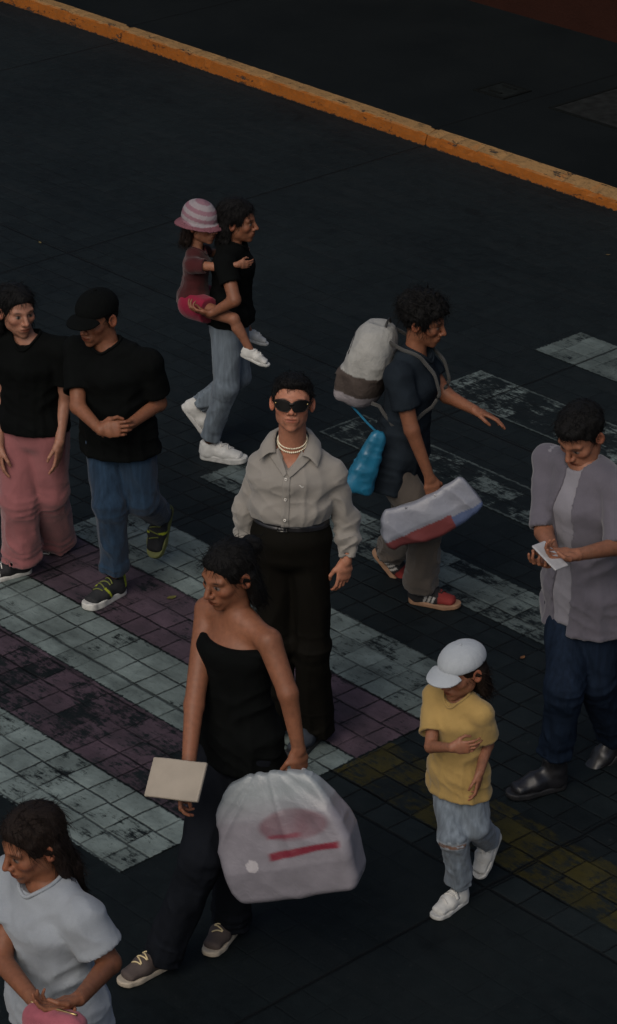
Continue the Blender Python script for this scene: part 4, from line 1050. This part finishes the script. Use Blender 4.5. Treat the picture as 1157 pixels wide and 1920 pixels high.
V, Fq = nets(hat_field, lo, hi, 0.0055); Q = c.hl(V)
st_ = (np.sin(Q[:, 2] * 130 + Q[:, 1] * 20) > 0.1)[:, None]; C = np.where(st_, np.array([0.19, 0.105, 0.130]), np.array([0.24, 0.21, 0.225]))
C = np.where((Q[:, 2] < 0.022)[:, None], np.array([0.15, 0.060, 0.075]), C)
c.put('hat', (V, Fq, C), colattr('striped_hat_cotton', 0.85, 0.2, 0.3))

# ---- woman in wide pink trousers at the left edge
p = Fig('woman in black tee and wide pink trousers at the left edge', 12.01,
    pose(12.01, (-.30, -.95), (62, 650), (62, 806), 0.165, 0.08, neck=(52, 632), head=(32, 583), elL=(120, 752, -.02), elR=(4, 755, .02), wrL=(112, 828, -.14), wrR=(-2, 836, -.08),
         knL=(92, 922, .00), anL=(104, 1012, .26), knR=(36, 940, -.06), anR=(40, 1048, 0)),
    tone=T_LIGHT, scale=0.92, male=False, ground=gpt(50, 1075))
p.set_head((0.50, -0.86, -0.05), scale=0.98); p.build_body({'L': HAND((-.1, -.25, -1), (-.8, .3, 0), .35), 'R': HAND((.1, -.2, -1), (.8, .3, 0), .35)}, h=0.010)
p.hair(HAIR, 'bun', h=0.006)
p.top(BLACKC, 'tee', sleeve=0.6, loose=0.016, hem=0.02, r_arm=(0.072, 0.070, 0.05), h=0.009)
p.pants(fabric('dusty_pink_cloth', (0.235, 0.088, 0.092), 0.85, 0.12, 0.2, 1000, 0.4), 'trousers', r=(0.108, 0.098, 0.094), end=0.97, waist=0.12, h=0.009, fold=1.1, flare=0.012)
def canvas_col(Q): return np.where(((Q[:, 1] > 0.205) | (Q[:, 2] < 0.022))[:, None], np.array([0.40, 0.40, 0.38]), np.array([0.012, 0.012, 0.014]))
CANV = colattr('black_white_canvas', 0.8, 0.3, 0.1)
p.shoe('R', (-.85, -.5), CANV, WHITE_SOLE, LACE_W, size=0.92, colf=canvas_col); p.shoe('L', (-.6, -.8), CANV, WHITE_SOLE, LACE_W, size=0.92, pitch=0.6, flat=False, colf=canvas_col)

# ---- man in black cap
q = Fig('man in black cap, black tee and blue jeans beside the woman in pink trousers', 11.77,
    pose(11.77, (-.40, -.92), (212, 668), (224, 818), 0.185, 0.085, neck=(203, 648), head=(182, 596), elL=(298, 756, -.02), elR=(146, 762, -.12), wrL=(238, 800, -.24), wrR=(188, 806, -.27),
         knR=(206, 945, -.06), anR=(216, 1072, .02), knL=(266, 935, -.02), anL=(298, 962, .36)),
    tone=T_BROWN, scale=0.96, ground=gpt(205, 1100))
q.set_head((-0.55, -0.83, -0.12), scale=1.02); q.build_body({'L': HAND((-.9, -.15, 0), (-.1, .6, -.5), .6), 'R': HAND((.75, -.1, .1), (0, .8, -.3), .6)}, h=0.010)
q.hair(HAIR, 'short', h=0.006, under=True)
q.cap(BLACKC, brim=0.06)
q.top(BLACKC, 'tee', sleeve=0.75, loose=0.020, hem=-0.07, r_arm=(0.067, 0.068, 0.05), h=0.009, fold=1.1)
q.pants(DENIM_B, 'jeans', r=(0.098, 0.078, 0.068), end=0.96, waist=0.01, h=0.0085)
def neon_col(Q):
    C = np.tile(np.array([0.014, 0.015, 0.017]), (len(Q), 1)); C[(Q[:, 1] < 0.045) & (Q[:, 2] > 0.045)] = (0.26, 0.30, 0.02)
    C[(np.abs(Q[:, 1] - 0.12 - Q[:, 2] * 0.5) < 0.006) & (np.abs(Q[:, 0]) > 0.022)] = (0.26, 0.30, 0.02); return C
NEON = colattr('black_trainer_mesh', 0.8, 0.3, 0.15); NEONL = plain('lime_lace', (0.10, 0.115, 0.02), 0.8)
q.shoe('R', (-.62, -.78), NEON, WHITE_SOLE, NEONL, size=1.06, colf=neon_col, sole_t=0.036, lace_n=4); q.shoe('L', (-.4, -.9), NEON, plain('olive_sole', (0.10, 0.11, 0.03), 0.7), NEONL, size=1.06, pitch=1.0, flat=False, colf=neon_col, sole_t=0.036, lace_n=4)

# ---- backpacker with a white bag
b = Fig('curly-haired walker in navy top and brown trousers wearing a white backpack', 11.77,
    pose(11.77, (.95, -.30), (764, 684), (744, 866), 0.150, 0.08, neck=(780, 655), head=(794, 602), elR=(772, 806, -.20), elL=(838, 742, .05), wrR=(806, 896, -.20), wrL=(888, 768, -.06),
         knR=(800, 984, -.14), anR=(788, 1098, -.03), knL=(772, 986, .05), anL=(733, 1032, .28)),
    tone=T_BROWN, scale=0.94, male=False, ground=gpt(792, 1122))
b.set_head((0.92, -0.30, -0.22), (0.15, -.05, 1), scale=0.98); b.build_body({'R': HAND((.25, -.1, -1), (-.2, .9, .1), 1.0), 'L': HAND((.9, -.25, -.25), (0, -.3, -1), .3)}, h=0.010)
b.hair(HAIR, 'curly', h=0.006, vol=0.006)
b.top(fabric('navy_black_cotton', (0.012, 0.017, 0.023), 0.9, 0.25), 'top', sleeve=0.6, loose=0.018, hem=-0.10, r_arm=(0.072, 0.068, 0.05), h=0.009, fold=1.2)
b.pants(fabric('brown_twill', (0.078, 0.066, 0.056), 0.85, 0.15), 'trousers', r=(0.100, 0.080, 0.082), end=0.99, waist=0.10, h=0.009, fold=1.2)
def redtoe(Q):
    C = np.tile(np.array([0.013, 0.013, 0.014]), (len(Q), 1)); C[(Q[:, 1] > 0.165) & (Q[:, 2] > 0.03)] = (0.20, 0.025, 0.022)
    for yy in (0.085, 0.105, 0.125): C[(np.abs(Q[:, 1] - yy - Q[:, 2] * 0.35) < 0.006) & (np.abs(Q[:, 0]) > 0.024) & (Q[:, 2] < 0.065)] = (0.35, 0.34, 0.32)
    return C
RTOE = colattr('black_red_suede', 0.8, 0.3, 0.1); GUM = plain('tan_gum_sole', (0.23, 0.13, 0.075), 0.7)
b.shoe('R', (.96, -.28), RTOE, GUM, plain('black_lace', (0.012, 0.012, 0.012), 0.8), size=0.98, colf=redtoe); b.shoe('L', (.95, -.3), RTOE, GUM, None, size=0.98, pitch=0.8, flat=False, colf=redtoe)

# ---- man looking at his phone, right edge
r = Fig('man in lilac shirt over white tee looking down at a phone, right edge', 10.13,
    pose(10.13, (-.72, -.70), (1092, 888), (1096, 1130), 0.185, 0.085, neck=(1096, 862), head=(1090, 815), elL=(1158, 1024, -.26), elR=(1020, 998, -.06), wrL=(1084, 1040, -.42), wrR=(1042, 1046, -.34),
         knR=(1058, 1290, -.16), anR=(1040, 1416, -.06), knL=(1120, 1276, -.06), anL=(1152, 1380, .20)),
    tone=T_MID, scale=1.0, ground=gpt(1030, 1445))
r.set_head((-0.55, -0.62, -0.55), scale=1.04); r.build_body({'L': HAND((-.9, -.2, .1), (0, -.2, .9), .7), 'R': HAND((-.55, -.6, .05), (.3, .2, .9), .7)}, h=0.010)
r.hair(HAIR, 'top', h=0.006, vol=0.003)
r.top(fabric('white_tee_cotton', (0.19, 0.185, 0.21), 0.9, 0.1), 'tee', sleeve=0.3, loose=0.010, hem=-0.05, r_arm=(0.058, 0.056, 0.05), h=0.009, fold=0.6, neck='round')
LIL = fabric('lilac_shirt_cloth', (0.098, 0.092, 0.112), 0.85, 0.12, 0.2)
ft = r.top_field(0.95, 0.020, -0.09, (0.060, 0.060, 0.05), 1.0, 'crew', None, 0.0)
def open_f(P):
    d = ft(P); rel = P - r.pel; px_ = rel @ r.x_sh; pf_ = rel @ r.front
    return np.maximum(d, -np.maximum(np.abs(px_ + 0.01) - 0.042 - 0.008 * np.sin((rel @ r.up) * 18), 0.0 - pf_))
lo, hi = bounds([r.j[k_] for k_ in ('shL', 'shR', 'neck', 'hipL', 'hipR', 'elL', 'elR')], 0.18); r.top_f = open_f
r.put('shirt', nets(open_f, lo, hi, 0.009), LIL)
r.pants(DENIM_D, 'jeans', r=(0.100, 0.078, 0.070), end=0.95, waist=0.01, h=0.009)
r.shoe('R', (-.93, -.42), BLACK_LEATHER, BLACK_SOLE, None, size=1.08, hi_top=0.05); r.shoe('L', (-.8, -.6), BLACK_LEATHER, BLACK_SOLE, None, size=1.08, hi_top=0.05, pitch=0.5, flat=False)

# ---- child in yellow
k7 = Fig('small child in white cap, yellow tee and ripped light jeans', 9.20,
    pose(9.20, (-.62, -.78), (859, 1322), (860, 1460), 0.108, 0.058, neck=(860, 1302), head=(866, 1256), elR=(808, 1400, -.10), elL=(914, 1396, -.02), wrR=(846, 1402, -.24), wrL=(900, 1446, -.14),
         knR=(850, 1566, -.08), anR=(862, 1655, .0), knL=(890, 1546, -.06), anL=(914, 1572, .20)),
    tone=T_MID, scale=0.70, male=False, w=0.92, ground=gpt(855, 1690))
k7.set_head((-0.72, -0.66, -0.18), scale=0.92); k7.build_body({'R': HAND((.9, -.1, .1), (.1, .9, 0), .5), 'L': HAND((-.1, -.3, -1), (-.8, .3, 0), .4)}, h=0.008)
k7.hair(HAIRB, 'back', h=0.006, under=True)
k7.cap(fabric('white_cap_cotton', (0.33, 0.36, 0.39), 0.85, 0.08), brim=0.06, low=0.012)
k7.top(fabric('mustard_yellow_cotton', (0.34, 0.228, 0.080), 0.85, 0.10), 'tee', sleeve=0.75, loose=0.022, hem=-0.05, r_arm=(0.070, 0.072, 0.05), h=0.0075, fold=1.0)
def rip(V):
    Q = V - k7.j['knR']; zz_ = Q[:, 2] + 0.02; C = np.ones((len(V), 3))
    m_ = (np.abs(zz_) < 0.020 + 0.010 * (vnoise(V * 90) - 0.5)) & (Q @ k7.front > 0.0); C[m_] = (1.9, 1.8, 1.7); m2 = m_ & (np.abs(zz_) < 0.009) & (vnoise(V * np.array([40, 40, 200])) > 0.45); C[m2] = (1.3, 0.62, 0.38); return C
k7.pants(fabric('ripped_light_denim', (0.130, 0.158, 0.190), 0.85, 0.28, 0.1, 1200, 0.5, streak=True, attr=True), 'jeans', r=(0.100, 0.080, 0.070), end=0.97, waist=0.005, h=0.0075, fold=1.2, colf=rip)
k7.shoe('R', (-.66, -.75), WHITE_UP, WHITE_SOLE, LACE_W, size=0.80, strap=WHITE_UP, lace_n=3, h=0.004); k7.shoe('L', (-.6, -.8), WHITE_UP, WHITE_SOLE, LACE_W, size=0.80, strap=WHITE_UP, lace_n=3, pitch=0.9, flat=False, h=0.004)

# ---- woman in black with the big shopping bag, in front of the still man
e = Fig('woman in black off-shoulder top and trousers carrying a large white shopping bag', 8.89,
    pose(8.89, (-.72, -.70), (446, 1172), (450, 1392), 0.165, 0.085, neck=(444, 1140), head=(428, 1078), elL=(540, 1300, -.20), elR=(364, 1322, -.10), wrL=(560, 1404, -.22), wrR=(352, 1452, -.30),
         knL=(446, 1572, -.02), anL=(432, 1738, .10), knR=(378, 1606, -.22), anR=(300, 1806, -.14)),
    tone=T_BROWN, scale=0.98, male=False, ground=gpt(400, 1780))
e.set_head((-0.70, -0.66, -0.22), scale=1.02); e.build_body({'L': HAND((.05, -.05, -1), (-.5, .6, 0), 1.1), 'R': HAND((-.3, -.35, -.8), (.5, -.2, -.6), .8)}, h=0.009)
e.hair(HAIR, 'bun', h=0.006)
e.top(BLACKC, 'top', sleeve=0.0, loose=0.010, hem=-0.06, h=0.008, neck='off')
e.pants(fabric('black_trouser_cloth', (0.007, 0.0085, 0.012), 0.85, 0.2), 'trousers', r=(0.102, 0.080, 0.074), end=0.93, waist=0.10, h=0.0085)
GOLDL = plain('gold_lace', (0.62, 0.50, 0.28), 0.5, 0.2); TAUPE = plain('dark_taupe_canvas', (0.055, 0.04, 0.035), 0.8); SOLE_T = plain('cream_sole', (0.36, 0.31, 0.24), 0.7)
e.shoe('L', (-.42, -.90), TAUPE, SOLE_T, GOLDL, size=0.96, lace_n=6); e.shoe('R', (-.75, -.66), TAUPE, SOLE_T, GOLDL, size=0.96, lace_n=6)

# ---- person in white at the bottom left corner
Yf = gpt(60, 2288)[1]
f10 = Fig('long-haired person in white tee cut off by the bottom left corner', Yf,
    pose(Yf, (-.72, -.70), (92, 1682), (112, 1900), 0.165, 0.085, neck=(84, 1648), head=(62, 1582), elL=(206, 1806, -.14), elR=(2, 1800, -.10), wrL=(150, 1872, -.38), wrR=(72, 1884, -.36),
         knL=(118, 2085, -.06), anL=(118, 2250, .02), knR=(66, 2080, -.16), anR=(34, 2262, -.14)),
    tone=T_BROWN, scale=0.95, male=False, ground=gpt(75, 2290))
f10.set_head((-0.78, -0.55, -0.25), scale=1.0); f10.build_body({'L': HAND((-.85, -.3, -.1), (-.1, .2, .9), .7), 'R': HAND((.75, -.5, -.1), (.1, .1, .9), .7)}, h=0.010)
f10.hair(HAIRB, 'long', h=0.006, vol=0.004)
f10.top(fabric('white_cotton_tee', (0.25, 0.275, 0.305), 0.9, 0.10), 'tee', sleeve=0.65, loose=0.022, hem=-0.02, r_arm=(0.078, 0.080, 0.05), h=0.0085, fold=1.3)
f10.pants(BLACKC, 'trousers', r=(0.104, 0.082, 0.074), end=0.96, waist=0.10, h=0.011)
f10.shoe('L', (-.7, -.7), BLACK_CANVAS, WHITE_SOLE, LACE_W, size=0.95); f10.shoe('R', (-.7, -.7), BLACK_CANVAS, WHITE_SOLE, LACE_W, size=0.95)

# ---- someone leaving over the pavement at the right edge: only a grey shoe shows
g11 = gpt(1158, 352, KH); Yg = g11[1]
z1 = Fig('passer-by on the pavement beyond the kerb, only a grey shoe in view', Yg,
    pose(Yg, (.95, .30), (1258, 30), (1240, 150), 0.18, 0.08, neck=(1258, 12), head=(1262, -30), elR=(1262, 110, -.22), elL=(1252, 80, .2), wrR=(1268, 170, -.18), wrL=(1240, 140, .26),
         knR=(1226, 248, -.10), anR=(1176, 337, -.02), knL=(1272, 240, .1), anL=(1268, 336, .16)),
    tone=T_MID, scale=0.97, ground=g11)
z1.set_head((.95, .3, 0)); z1.build_body({'R': HAND((.2, 0, -1), (0, .9, 0), .4), 'L': HAND((-.2, 0, -1), (0, -.9, 0), .4)}, h=0.012, hh=0.006)
z1.hair(HAIR, 'short', h=0.008); z1.top(fabric('grey_tee', (0.12, 0.12, 0.13)), 'tee', sleeve=0.6, h=0.012); z1.pants(DENIM_D, 'jeans', h=0.012)
GREY_UP = plain('grey_shoe', (0.22, 0.22, 0.22), 0.7)
z1.shoe('R', (.9, .3), GREY_UP, WHITE_SOLE, None); z1.shoe('L', (.9, .3), GREY_UP, WHITE_SOLE, None)

# ------------------------------------------------------------------ carried things
def sbox(Q, b_, r_):
    q_ = np.abs(Q) - (np.asarray(b_) - r_); return np.linalg.norm(np.maximum(q_, 0), axis=1) + np.minimum(q_.max(1), 0) - r_
def frame(n_dir, roll=0.0):
    """columns: x along the width, y towards the viewer side, z up"""
    y = nrm(n_dir); x = nrm(np.cross(y, (0, 0, 1.0))) * -1; z = np.cross(x, y) ; z = z if z[2] > 0 else -z
    c_, s_ = math.cos(roll), math.sin(roll); return np.stack([c_ * x + s_ * z, y, -s_ * x + c_ * z], 1)
def carried(name, label, cat, cen, R, field, half, h, m, colf=None, part='bag_body'):
    root = empty(name, tuple(cen), label, cat)
    f = lambda P: field((P - cen) @ R)
    lo, hi = bounds([cen + R @ (np.array([i, j_, k_]) * half) for i in (-1, 1) for j_ in (-1, 1) for k_ in (-1, 1)], 0.04)
    V, Fq = nets(f, lo, hi, h); Q = (V - cen) @ R
    link(part, np_mesh(part, V - cen, Fq, True, colf(Q) if colf else None), m, root)
    return root
def add_tube(root, name, pts, r_, m): V, Fq = tube(np.array(pts) - np.array(root.location), r_, 6); return link(name, np_mesh(name, V, Fq, True), m, root)
def crumple(Q, a, f1): return a * (ridge(Q * f1) - 0.35) + 0.5 * a * (ridge(Q * f1 * 2.3 + 5) - 0.35)

# big white shopping bag with red print
PLASTIC = colattr('printed_plastic', 0.36, 0.45, 0.15)
cen = jpt(535, 1560, 8.89 - .30); R = frame((-.25, -.97, .05), 0.30); hb = (0.255, 0.085, 0.245)
def bagf(Q):
    t = np.clip((Q[:, 2] + hb[2]) / (2 * hb[2]), 0, 1); S = Q.copy()
    wid = np.interp(t, [0, 0.12, 0.45, 0.75, 1.0], [0.90, 0.99, 1.0, 0.88, 0.60]); dep = np.interp(t, [0, 0.3, 0.7, 1.0], [0.95, 1.1, 0.75, 0.22])
    S[:, 0] /= wid; S[:, 1] /= dep; S[:, 2] += 0.05 * (Q[:, 0] / hb[0]) ** 2 * t
    an = Q[:, 0] / (1.12 - t)
    fo_ = ridge(np.stack([an * 9, Q[:, 1] * 4 + 2, Q[:, 2] * 2.0], 1)) - 0.4
    di = ridge(np.stack([Q[:, 0] * 5 + Q[:, 2] * 7, Q[:, 2] * 3 - Q[:, 0] * 2, Q[:, 1] * 4], 1)) - 0.4
    return (sbox(S, hb, 0.035) - 0.016 * fo_ * t - 0.009 * di) * 0.65
def bagc(Q):
    C = np.tile(np.array([0.20, 0.19, 0.215]), (len(Q), 1)); x_, z_ = Q[:, 0], Q[:, 2]
    C = C + np.clip((z_ - 0.08) / 0.10, 0, 1)[:, None] * np.array([0.02, 0.055, 0.045])
    fr = Q[:, 1] > 0
    wob_ = 0.010 * (vnoise(Q * 14) - 0.5); sm_ = lambda v_, w_: np.clip(v_ / w_, 0, 1)
    def ink(mask, c):
        nonlocal C
        mk_ = (mask * fr)[:, None]; C = C * (1 - mk_) + np.array(c) * mk_
    ink(0.75 * sm_(1.15 - ((x_ - 0.07) / 0.135) ** 2 - ((z_ - 0.06) / 0.06) ** 2, 0.35) * (0.55 + 0.6 * vnoise(Q * 20)).clip(0, 1), (0.135, 0.062, 0.078))
    ink(sm_(0.017 - np.abs(z_ + 0.045 - 0.06 * x_ + wob_), 0.006) * sm_(x_ + 0.06, 0.02) * sm_(0.235 - x_, 0.02), (0.16, 0.020, 0.035))
    ink(0.8 * sm_(0.010 - np.abs(z_ - 0.022 + wob_), 0.005) * sm_(x_ + 0.05, 0.02) * sm_(0.10 - x_, 0.03), (0.16, 0.028, 0.046))
    C[fr & ((x_ + 0.125) ** 2 + (z_ + 0.075) ** 2 < 0.024 ** 2)] = (0.40, 0.38, 0.40)
    return C
bg_ = carried('shopping_bag', 'large white shopping bag with red printed stripe carried by the woman in black', 'bag', cen, R, bagf, hb, 0.0058, PLASTIC, bagc)
hand = e.j['wrL'] + np.array([0.005, -0.005, -0.085])
HANDLE = plain('white_handle_cord', (0.36, 0.36, 0.38), 0.5)
for sy in (-0.035, 0.035):
    pts = []
    for t_ in np.linspace(0, 1, 13):
        a0, a1 = cen + R @ np.array([-0.10, sy * 0.3, hb[2] - 0.05]), cen + R @ np.array([0.10, sy * 0.3, hb[2] - 0.05])
        pts.append((1 - t_) ** 2 * a0 + 2 * t_ * (1 - t_) * (2 * hand - 0.5 * (a0 + a1)) + t_ ** 2 * a1)
    add_tube(bg_, 'handle', pts, 0.006, HANDLE)

# beige folder in her other hand
cen = jpt(330, 1462, 8.89 - .36); R = frame((-.45, -.55, .70), 0.28); hb2 = (0.112, 0.008, 0.075)
carried('card_folder', 'flat beige card folder held in the other hand of the woman in black', 'folder', cen, R, lambda Q: sbox(Q + np.stack([0 * Q[:, 0], 0.006 * np.sin(Q[:, 0] * 22), 0 * Q[:, 0]], 1), hb2, 0.004), hb2, 0.004, plain('beige_card', (0.27, 0.235, 0.19), 0.7, 0, 0.1, 12), part='cover')

# backpack
cen = jpt(716, 682, 11.77 + .02); R = frame((-.95, .05, 0.1), 0.0)
Rb = np.stack([nrm(np.cross(b.front, (0, 0, 1.0))), -b.front * 1.0, b.up], 1); hb3 = (0.150, 0.095, 0.195)
cen = (b.j['neck'] + b.pel) / 2 - b.front * 0.205 + b.up * 0.165
def bpf(Q):
    t = Q[:, 2] / hb3[2]; S = Q.copy(); S[:, 1] = Q[:, 1] + 0.02 * t; d = ell(S * np.array([1, 1, 0.92]), (0, 0, 0), (0.165, 0.120, 0.225)); d = smax(d, sbox(S, (0.155, 0.11, 0.21), 0.06), 0.03)
    d = smin(d, sbox(Q - np.array([0, 0.085, -0.10]), (0.115, 0.045, 0.085), 0.035), 0.02)
    g_ = np.abs(Q[:, 2] - 0.03) - 0.004; return d - crumple(Q, 0.005, 14)
def bpc(Q):
    C = np.tile(np.array([0.28, 0.28, 0.265]), (len(Q), 1)); z_ = Q[:, 2]; C[z_ < -0.02] = (0.055, 0.042, 0.036); C[z_ < -0.13] = (0.23, 0.21, 0.22); return C
bp = carried('backpack', 'white and brown backpack worn on the shoulders of the leaning walker', 'backpack', cen, Rb, bpf, (0.18, 0.16, 0.24), 0.0075, colattr('backpack_nylon', 0.75, 0.3, 0.3), bpc, 'pack_body')
ZIPM = plain('dark_zip_tape', (0.012, 0.012, 0.012), 0.6)
def on_pack(a_, b_):
    P = np.array([[a_, 0.30, b_]])
    for _ in range(40): P = P - np.array([[0, 1.0, 0]]) * np.clip(bpf(P)[:, None] - 0.001, -0.01, 0.05) * 0.8
    return cen + Rb @ P[0]
add_tube(bp, 'zip', [on_pack(0.105 * math.sin(t_), 0.06 + 0.085 * math.cos(t_)) for t_ in np.linspace(-1.5, 1.5, 17)], 0.004, ZIPM)
add_tube(bp, 'pocket_zip', [on_pack(x_, -0.045 - 0.4 * x_ * x_) for x_ in np.linspace(-0.095, 0.095, 11)], 0.0035, ZIPM)
add_tube(bp, 'grab_handle', [cen + Rb @ np.array([x_, -0.055, 0.19 + 0.045 * math.cos(x_ * 28)]) for x_ in np.linspace(-0.05, 0.05, 9)], 0.006, ZIPM)
STRAP = fabric('strap_webbing', (0.05, 0.05, 0.048), 0.85)
for sd in 'LR':
    s0, s1 = cen + Rb @ np.array([0.07 * (1 if sd == 'R' else -1), -0.06, 0.17]), cen + Rb @ np.array([0.09 * (1 if sd == 'R' else -1), -0.06, -0.15])
    sx = b.x_sh * (0.085 if sd == 'L' else -0.085); pts = [s0]
    for uu, ff in ((0.010, -0.02), (0.0, 0.05), (-0.06, 0.125), (-0.15, 0.165), (-0.24, 0.13)):
        pts.append(b.j['neck'] + sx + b.up * uu + b.front * ff)
    pts.append(s1)
    P = np.array(pts); tt = np.linspace(0, len(P) - 1, 40); P = np.stack([np.interp(tt, np.arange(len(P)), P[:, i]) for i in range(3)], 1)
    for _ in range(20):
        d_ = b.top_f(P); gpush = (P - (b.j['neck'] - b.up * 0.12)); gpush /= np.linalg.norm(gpush, axis=1)[:, None]; P = P + gpush * np.clip(0.006 - d_, 0, 0.01)[:, None]
    P[1:-1] = (P[:-2] + P[1:-1] * 2 + P[2:]) / 4
    add_tube(bp, 'strap', P, 0.0085, STRAP)

# white plastic bag in the backpacker's hand
hand = b.j['wrR'] + np.array([0.02, -0.01, -0.085])
cen = jpt(806, 958, 11.77 - .24); R = frame((.15, -.98, .05), 0.40); hb4 = (0.235, 0.045, 0.092)
def wbf(Q): S = Q.copy(); t = np.clip((Q[:, 2] + hb4[2]) / (2 * hb4[2]), 0, 1); S[:, 2] += 0.022 * np.cos(Q[:, 0] * 9); S[:, 0] /= 1.05 - 0.22 * t ** 2; S[:, 1] /= np.interp(t, [0, 0.4, 1], [1.0, 1.1, 0.3]); return (sbox(S, hb4, 0.022) - 0.016 * (ridge(np.stack([Q[:, 0] * 9 + Q[:, 2] * 5, Q[:, 1] * 5, Q[:, 2] * 5], 1)) - 0.4) - 0.014 * (vnoise(Q * 8 + 3) - 0.5)) * 0.65
def wbc(Q):
    C = np.tile(np.array([0.20, 0.21, 0.245]), (len(Q), 1)); C[(Q[:, 2] < -0.035) & (Q[:, 0] < 0.08)] = (0.17, 0.045, 0.045); C[(Q[:, 2] < -0.05) & (Q[:, 0] >= 0.08)] = (0.08, 0.11, 0.20); return C
wb = carried('carrier_bag', 'tilted white carrier bag with red lower edge in the curly-haired walker\'s hand', 'bag', cen, R, wbf, hb4, 0.006, PLASTIC, wbc)
for sy in (-0.02, 0.02):
    a0, a1 = cen + R @ np.array([-0.10, sy, hb4[2] - 0.02]), cen + R @ np.array([0.05, sy, hb4[2] - 0.02])
    add_tube(wb, 'handle', [(1 - t_) ** 2 * a0 + 2 * t_ * (1 - t_) * (2 * hand - 0.5 * (a0 + a1)) + t_ ** 2 * a1 for t_ in np.linspace(0, 1, 11)], 0.006, HANDLE)
# blue plastic bag hanging from the backpack
cen = jpt(690, 866, 11.77 - .20); R = frame((.1, -.99, 0), -0.35); hb5 = (0.055, 0.045, 0.155)
def bbf(Q): t = np.clip((Q[:, 2] + hb5[2]) / (2 * hb5[2]), 0, 1); S = Q.copy(); S[:, 0] /= (1.25 - 0.6 * t); S[:, 1] /= (1.2 - 0.7 * t); return (sbox(S, hb5, 0.035) - crumple(Q, 0.010, 14)) * 0.75
bb = carried('blue_carrier_bag', 'thin bright blue carrier bag hanging below the white backpack', 'bag', cen, R, bbf, hb5, 0.006, plain('blue_plastic', (0.012, 0.115, 0.20), 0.35, 0, 0.25, 14))
tp = cen + R @ np.array([0, 0, hb5[2] - 0.01]); hk = bp.location; hk = np.array(hk) + Rb @ np.array([0.05, 0.05, -0.20])
add_tube(bb, 'handle', [tp, tp * 0.6 + hk * 0.4 + np.array([0, 0, -0.005]), hk], 0.006, plain('blue_handle', (0.012, 0.115, 0.20), 0.4))

# phone
cen = (r.j['wrR'] + r.j['wrL']) / 2 + np.array([-0.075, -0.085, 0.045]); R = frame((.35, .35, 1.0), 0.2)
ph = carried('phone', 'slim pale phone held in both hands by the man in the lilac shirt', 'phone', cen, frame((.25, -.30, 1.0), 0.0), lambda Q: sbox(Q, (0.036, 0.0045, 0.074), 0.004), (0.036, 0.0045, 0.074), 0.003, plain('pale_phone_case', (0.30, 0.30, 0.31), 0.4), part='case')
# pink pouch
cen = (f10.j['wrL'] + f10.j['wrR']) / 2 + np.array([-0.01, -0.075, -0.045])
R = frame((-.5, -.8, .25), 0.1); hb6 = (0.105, 0.045, 0.065)
pk = carried('pink_pouch', 'dusty pink soft pouch held in both hands at the bottom left corner', 'pouch', cen, R, lambda Q: sbox(Q, hb6, 0.04) - crumple(Q, 0.006, 16), hb6, 0.006, fabric('pink_pouch_cloth', (0.30, 0.085, 0.11), 0.8), part='pouch_body')
add_tube(pk, 'zip', [cen + R @ np.array([x_, 0.006, 0.066]) for x_ in np.linspace(-0.085, 0.085, 8)], 0.004, plain('zip_brass', (0.4, 0.3, 0.14), 0.4, 1.0))

# fallen leaves on the paving
def leaf(px, py, rot, size, colr, label):
    g_ = gpt(px, py, 0.008); V, Fq = [], []; n = 9
    for i in range(n):
        t = i / (n - 1); wd = 0.34 * math.sin(math.pi * min(1, t * 0.96 + 0.02)) ** 0.8 * (1 - 0.3 * t)
        for s_ in (-1, 0, 1): V.append(((t - 0.5) * size, s_ * wd * size * (1 + 0.15 * math.sin(i * 2.3)), 0.10 * size * (abs(s_) * 0.7 + 0.9 * (t - 0.5) ** 2 * 4 * 0.4)))
    for i in range(n - 1):
        for s_ in (0, 1): Fq.append((i * 3 + s_, (i + 1) * 3 + s_, (i + 1) * 3 + s_ + 1, i * 3 + s_ + 1))
    m = plain('leaf_' + label.split()[0], colr, 0.7, 0, 0.3, 60)
    o = link('fallen_leaf', np_mesh('fallen_leaf', V, Fq, True), m, loc=tuple(g_), rotz=rot); tag(o, label, 'leaf')
leaf(322, 1121, 0.5, 0.050, (0.075, 0.070, 0.010), 'crumpled olive-yellow leaf lying on the mauve stripe')
leaf(980, 1233, 1.0, 0.035, (0.11, 0.045, 0.012), 'small rusty leaf on the dark tiles below the worn white stripe')
leaf(1140, 478, 0.2, 0.030, (0.085, 0.055, 0.015), 'tiny dry brown leaf on the smooth road near the right edge')
leaf(75, 455, 2.0, 0.030, (0.10, 0.075, 0.02), 'tiny yellow leaf on the smooth road at the far left')
cover(*(lambda a0, a1: (a0, a1, 7.05, 8.05))(-5.40, -3.6), 'wide pale concrete utility cover set in the dark pavement at the right', (0.012, 0.0135, 0.0135))
cover(-6.05, -5.75, 6.95, 7.25, 'small square dark utility cover in the middle of the pavement', (0.0075, 0.0095, 0.0095))
